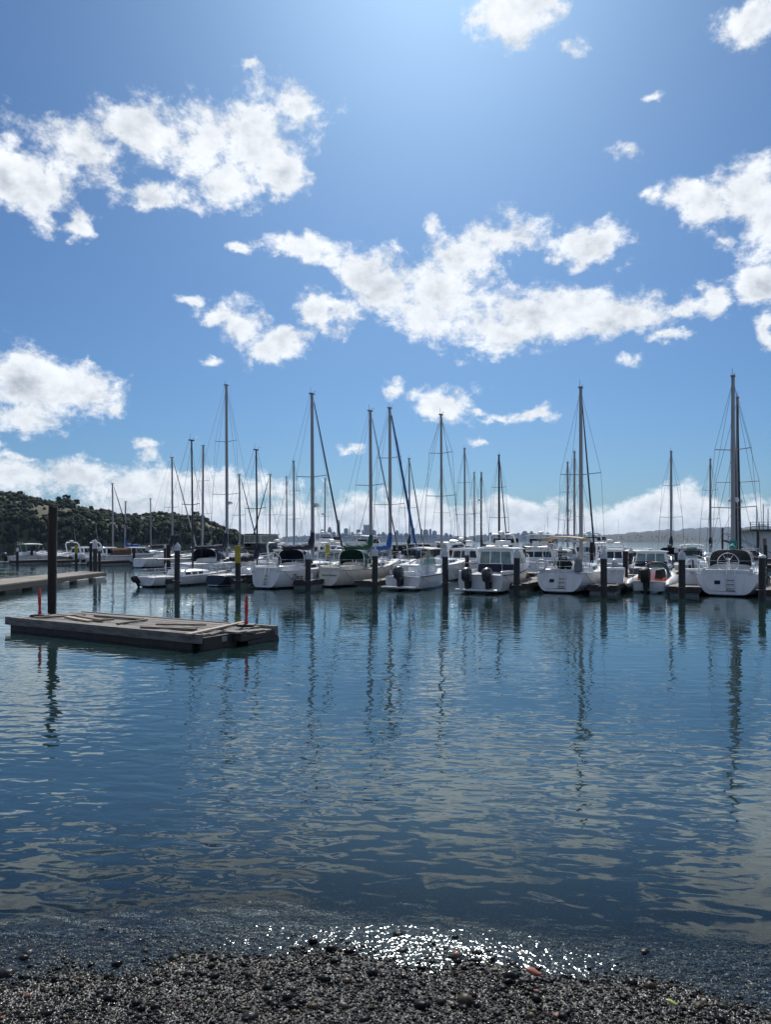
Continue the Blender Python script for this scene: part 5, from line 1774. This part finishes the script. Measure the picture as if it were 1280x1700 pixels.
MB().box(LEN - .10, LEN + .02, 0.003, WID * .52, ZT - .36, ZT - .055).build('end_beam', DOCKSIDE, flt, smooth=False)
for i in range(5):
    MB().box(.35 + i * 1.5, 1.55 + i * 1.5, .12, WID - .12, -.35, ZT - .20).build('float', pmat('tarred_float', (0.02, 0.02, 0.02), 0.7), flt, smooth=False, bevel=0.05)
for i in range(4):
    y0 = WID * .42 + i * .36
    MB().box(LEN - .25, LEN + .22 + random.uniform(-.08, .08), y0, y0 + .32, ZT - .055 - .02 * i, ZT - .004 - .02 * i).build('broken_board', PLANKF, flt, smooth=False)
MB().box(LEN + .05, LEN + .30, WID * .45, WID + .25, ZT - .26, ZT - .10).build('end_frame', DOCKSIDE, flt, smooth=False, bevel=0.03)
MB().box(LEN - .6, LEN + .32, WID + .10, WID + .22, ZT - .24, ZT + .015).build('end_beam', PLANKF, flt, smooth=False)
MB().tube([(LEN + .1, WID * .6, .02), (LEN + .22, WID + .2, .02)], .17, 10).build('float', BLACK, flt)
MB().box(LEN + .021, LEN + .028, WID * .28, WID * .36, ZT - .22, ZT - .09).build('number_plate', pmat('grey_tag', (0.3, 0.31, 0.33), 0.6), flt, smooth=False)

LB = [((110, 1025.5), (149, 1032.5), .15, PALEB, 'weathered board lying slantwise on the platform beside a parallel one'), ((129, 1025.5), (169, 1032.5), .15, LOOSE, 'second slanting loose board, nearer the middle of the platform'), ((167, 1031), (188, 1029.5), .10, LOOSE, 'short loose stick on the platform'),
      ((56, 1026.5), (141, 1022.2), .12, LOOSE, 'long loose board lying from the marker post towards the platform middle'), ((157, 1023), (236, 1029.5), .10, LOOSE, 'long thin loose board near the far edge of the platform'), ((194, 1037), (243, 1030.2), .09, LOOSE, 'thin loose stick slanting across the platform middle'),
      ((234, 1042.3), (325, 1046), .13, LOOSE, 'long loose board lying along the platform towards the broken end'), ((259, 1039.5), (341, 1040.5), .10, LOOSE, 'loose board just behind the long one near the broken end'), ((312, 1055), (405, 1034), .16, PALEB, 'long pale board laid across the broken end of the platform')]
for k, (p, q, w, mt, lab) in enumerate(LB):
    zz = ZT + .012
    a, b = at(*p, zz), at(*q, zz)
    t = b - a
    root = MB().box(0, t.length, -w / 2, w / 2, 0, .045).build('loose_board', mt, None, smooth=False)
    root.location = a + Vector((0, 0, .03 if k in (1, 7) else .002))
    root.rotation_euler = (0, 0, math.atan2(t.y, t.x))
    tag(root, lab, 'board', 'loose boards on the platform')

# red tube markers
RED = pmat('red_plastic', (0.50, 0.03, 0.028), 0.45, var=0.12, grime=(0.35, 0.04, 0.04), gamt=0.4)


def tube_marker(px, Y, top, lean, label):
    z0 = ZT + .012
    root = empty('tube_marker', at_y(px, Y, z0))
    tag(root, label, 'marker post')
    H = z_of(top, Y) - z0
    MB().box(-.24, .24, -.20, .20, 0, .05, .03, .03).build('rubber_base', BLACK, root, bevel=0.01)
    dx = lean * H
    prof = [(0, .052), (.10, .050), (.13, .040), (.34, .036), (.37, .046), (.62, .046), (.86, .044), (.90, .040), (.93, .024), (1.0, .018)]
    MB().tube([(dx * f, 0, .05 + (H - .05) * f) for f, r in prof], [r for f, r in prof], 12).build('tube', RED, root)
    for f in (.66, .80):
        MB().tube([(dx * f, 0, .05 + (H - .05) * f), (dx * (f + .045), 0, .05 + (H - .05) * (f + .045))], .0485, 12).build('band', pmat('worn_reflector', (0.42, 0.12, 0.10), 0.5), root)


tube_marker(65.5, 21.45, 975, -0.02, 'red plastic tube marker on the platform beside the tall timber pile')
tube_marker(408.5, 18.95, 987, 0.01, 'red plastic tube marker at the broken end of the platform')

# ------------------------------------------------------------------ boathouse beyond the docks
bh = empty('boathouse', at_y(1256, 112), -R(12))
tag(bh, 'white boathouse with blue windows and a dark railed roof deck', 'building')
BW = pmat('boathouse_paint', (0.68, 0.69, 0.70), 0.7, var=0.08)
BBL = pmat('blue_glazing', (0.02, 0.07, 0.22), 0.3, var=0.1)
MB().box(0, 14, 0, 9, -1.0, 4.3).build('wall', BW, bh, smooth=False)
MB().box(-1.2, 15, -1.0, 10, 4.3, 4.6).build('roof', pmat('dark_fascia', (0.03, 0.03, 0.035), 0.7), bh, smooth=False)
for i in range(12):
    MB().box(-1.1 + i * 1.25, -1.0 + i * 1.25, -.95, -.85, 4.6, 5.7).build('railing_post', BLACK, bh, smooth=False)
for z in (5.0, 5.35, 5.7):
    MB().box(-1.1, 14.6, -.93, -.87, z, z + .05).build('railing', BLACK, bh, smooth=False)
MB().box(1.0, 1.5, -.05, .05, 1.6, 3.2).build('window', DGLASS, bh, smooth=False)
for i in range(4):
    for j in range(2):
        w_ = MB().box(2.9 + i * 1.5, 4.2 + i * 1.5, -.06, .05, .9 + j * 1.5, 2.3 + j * 1.5).build('window', BBL, bh, smooth=False)
for i in range(5):
    MB().box(i * 3.2, i * 3.2 + .35, -.4, -.05, -2.5, 4.28).build('support_post', PILEM, bh, smooth=False)
gw = empty('gangway', at_y(1206, 100), 0)
tag(gw, 'sloping metal gangway leading up to the boathouse', 'gangway')
for dy in (0, 1.2):
    MB().tube([(0, dy, 3.9), (6.5, dy, 1.0)], .05, 5).build('handrail', STEEL, gw)
    MB().tube([(0, dy, 2.9), (6.5, dy, .2)], .06, 5).build('rail', STEEL, gw)
    for i in range(8):
        f = i / 7
        MB().tube([(6.5 * f, dy, 2.9 - 2.7 * f), (6.5 * f, dy, 3.9 - 2.9 * f)], .035, 4).build('rail_post', STEEL, gw)
MB().add([(0, 0, 2.9), (6.5, 0, .2), (6.5, 1.2, .2), (0, 1.2, 2.9), (0, 0, 2.8), (6.5, 0, .1), (6.5, 1.2, .1), (0, 1.2, 2.8)], [(0, 1, 2, 3), (7, 6, 5, 4), (0, 4, 5, 1), (1, 5, 6, 2), (2, 6, 7, 3), (3, 7, 4, 0)]).build('ramp', DOCKSIDE, gw, smooth=False)
for x in (0, .0):
    pass
MB().tube([(-.2, .6, -2.5), (-.2, .6, 4.6)], .14, 8).build('support_post', PILEM, gw)


# ------------------------------------------------------------------ small things on the beach
def leaf(px, py, ln, col, ang_, label):
    Y = CAM_H * FPX / (py - HORIZON)
    for _ in range(8):
        X = (px - 640) / FPX * Y
        z = float(beach_h(np.array([X]), np.array([Y]))[0])
        Y = (CAM_H - z - .03) * FPX / (py - HORIZON)
    b = MB()
    N = 9
    vs = []
    for i in range(N):
        u = i / (N - 1)
        w = ln * .24 * math.sin(math.pi * u ** .85)
        vs += [(ln * (u - .5), -w, .012 * math.cos(3 * u)), (ln * (u - .5), 0, .004 + .012 * math.cos(3 * u)), (ln * (u - .5), w, .012 * math.cos(3 * u))]
    fs = []
    for i in range(N - 1):
        for k in range(2):
            fs.append((i * 3 + k, i * 3 + 3 + k, i * 3 + 4 + k, i * 3 + 1 + k))
    b.add(vs, fs)
    o = b.build('fallen_leaf', pmat('leaf_%s' % label.split()[0], col, 0.45, var=0.2, vscale=60), None)
    md = o.modifiers.new('thick', 'SOLIDIFY')
    md.thickness = .0012
    o.location = ((px - 640) / FPX * Y, Y, z + .034)
    o.rotation_euler = (R(18), R(4), R(ang_))
    tag(o, label, 'leaf')


leaf(1117, 1666, .075, (0.30, 0.36, 0.10), -8, 'yellow-green fallen leaf lying on the wet gravel')
leaf(886, 1614, .11, (0.26, 0.09, 0.06), -12, 'reddish brown fallen leaf at the edge of the water')


# ------------------------------------------------------------------ mooring lines, pedestals
ROPE = pmat('mooring_rope', (0.42, 0.40, 0.36), 0.9, var=0.2, vscale=30)


def dock_line(root, h, t, side, dx, dy, n=7):
    """a slack line from a cleat on deck down to the dock"""
    a = Vector(h.pt(t, 0, side))
    b = Vector((a.x + side * dx, a.y + dy, 0.5))
    pts = []
    for i in range(n + 1):
        f = i / n
        p = a.lerp(b, f)
        p.z -= 0.22 * math.sin(math.pi * f)
        pts.append(p)
    MB().tube(pts, 0.014, 5).build('mooring_line', ROPE, root)


for rt, hh in ((rC, hC), (rD, hD), (rH, hH), (rJ, hJ), (rG, hG), (rE, hE), (rB, hB)):
    dock_line(rt, hh, 0.04, 1, 0.55, 0.9)
    dock_line(rt, hh, 0.5, 1, 0.35, 1.4)
    dock_line(rt, hh, 0.86, 1, 0.9, -0.8)


def pedestal(px, Y, label):
    root = empty('power_pedestal', at_y(px, Y, 0.465), -R(HEAD))
    tag(root, label, 'pedestal', 'power pedestals on the docks')
    MB().box(-.13, .13, -.10, .10, 0, .85, .02, .02).build('cabinet', GEL, root, bevel=0.02)
    MB().lathe([(0.11, .85), (0.12, .90), (0.10, 1.0), (0.03, 1.06)], 10).build('lamp', CAPM, root)
    MB().box(-.08, .08, -.115, -.10, .45, .68).build('socket_cover', BLACK, root, smooth=False)


_wd = Vector((math.cos(R(HEAD)), -math.sin(R(HEAD)), 0))
_w0 = at_y(900, 49.5)
for k in (-18, -12.5, -7, -1.5, 4, 9.5, 15, 20):
    q = _w0 + _wd * k
    pedestal(640 + q.x / q.y * FPX, q.y, 'white power pedestal on the main dock behind the first row')
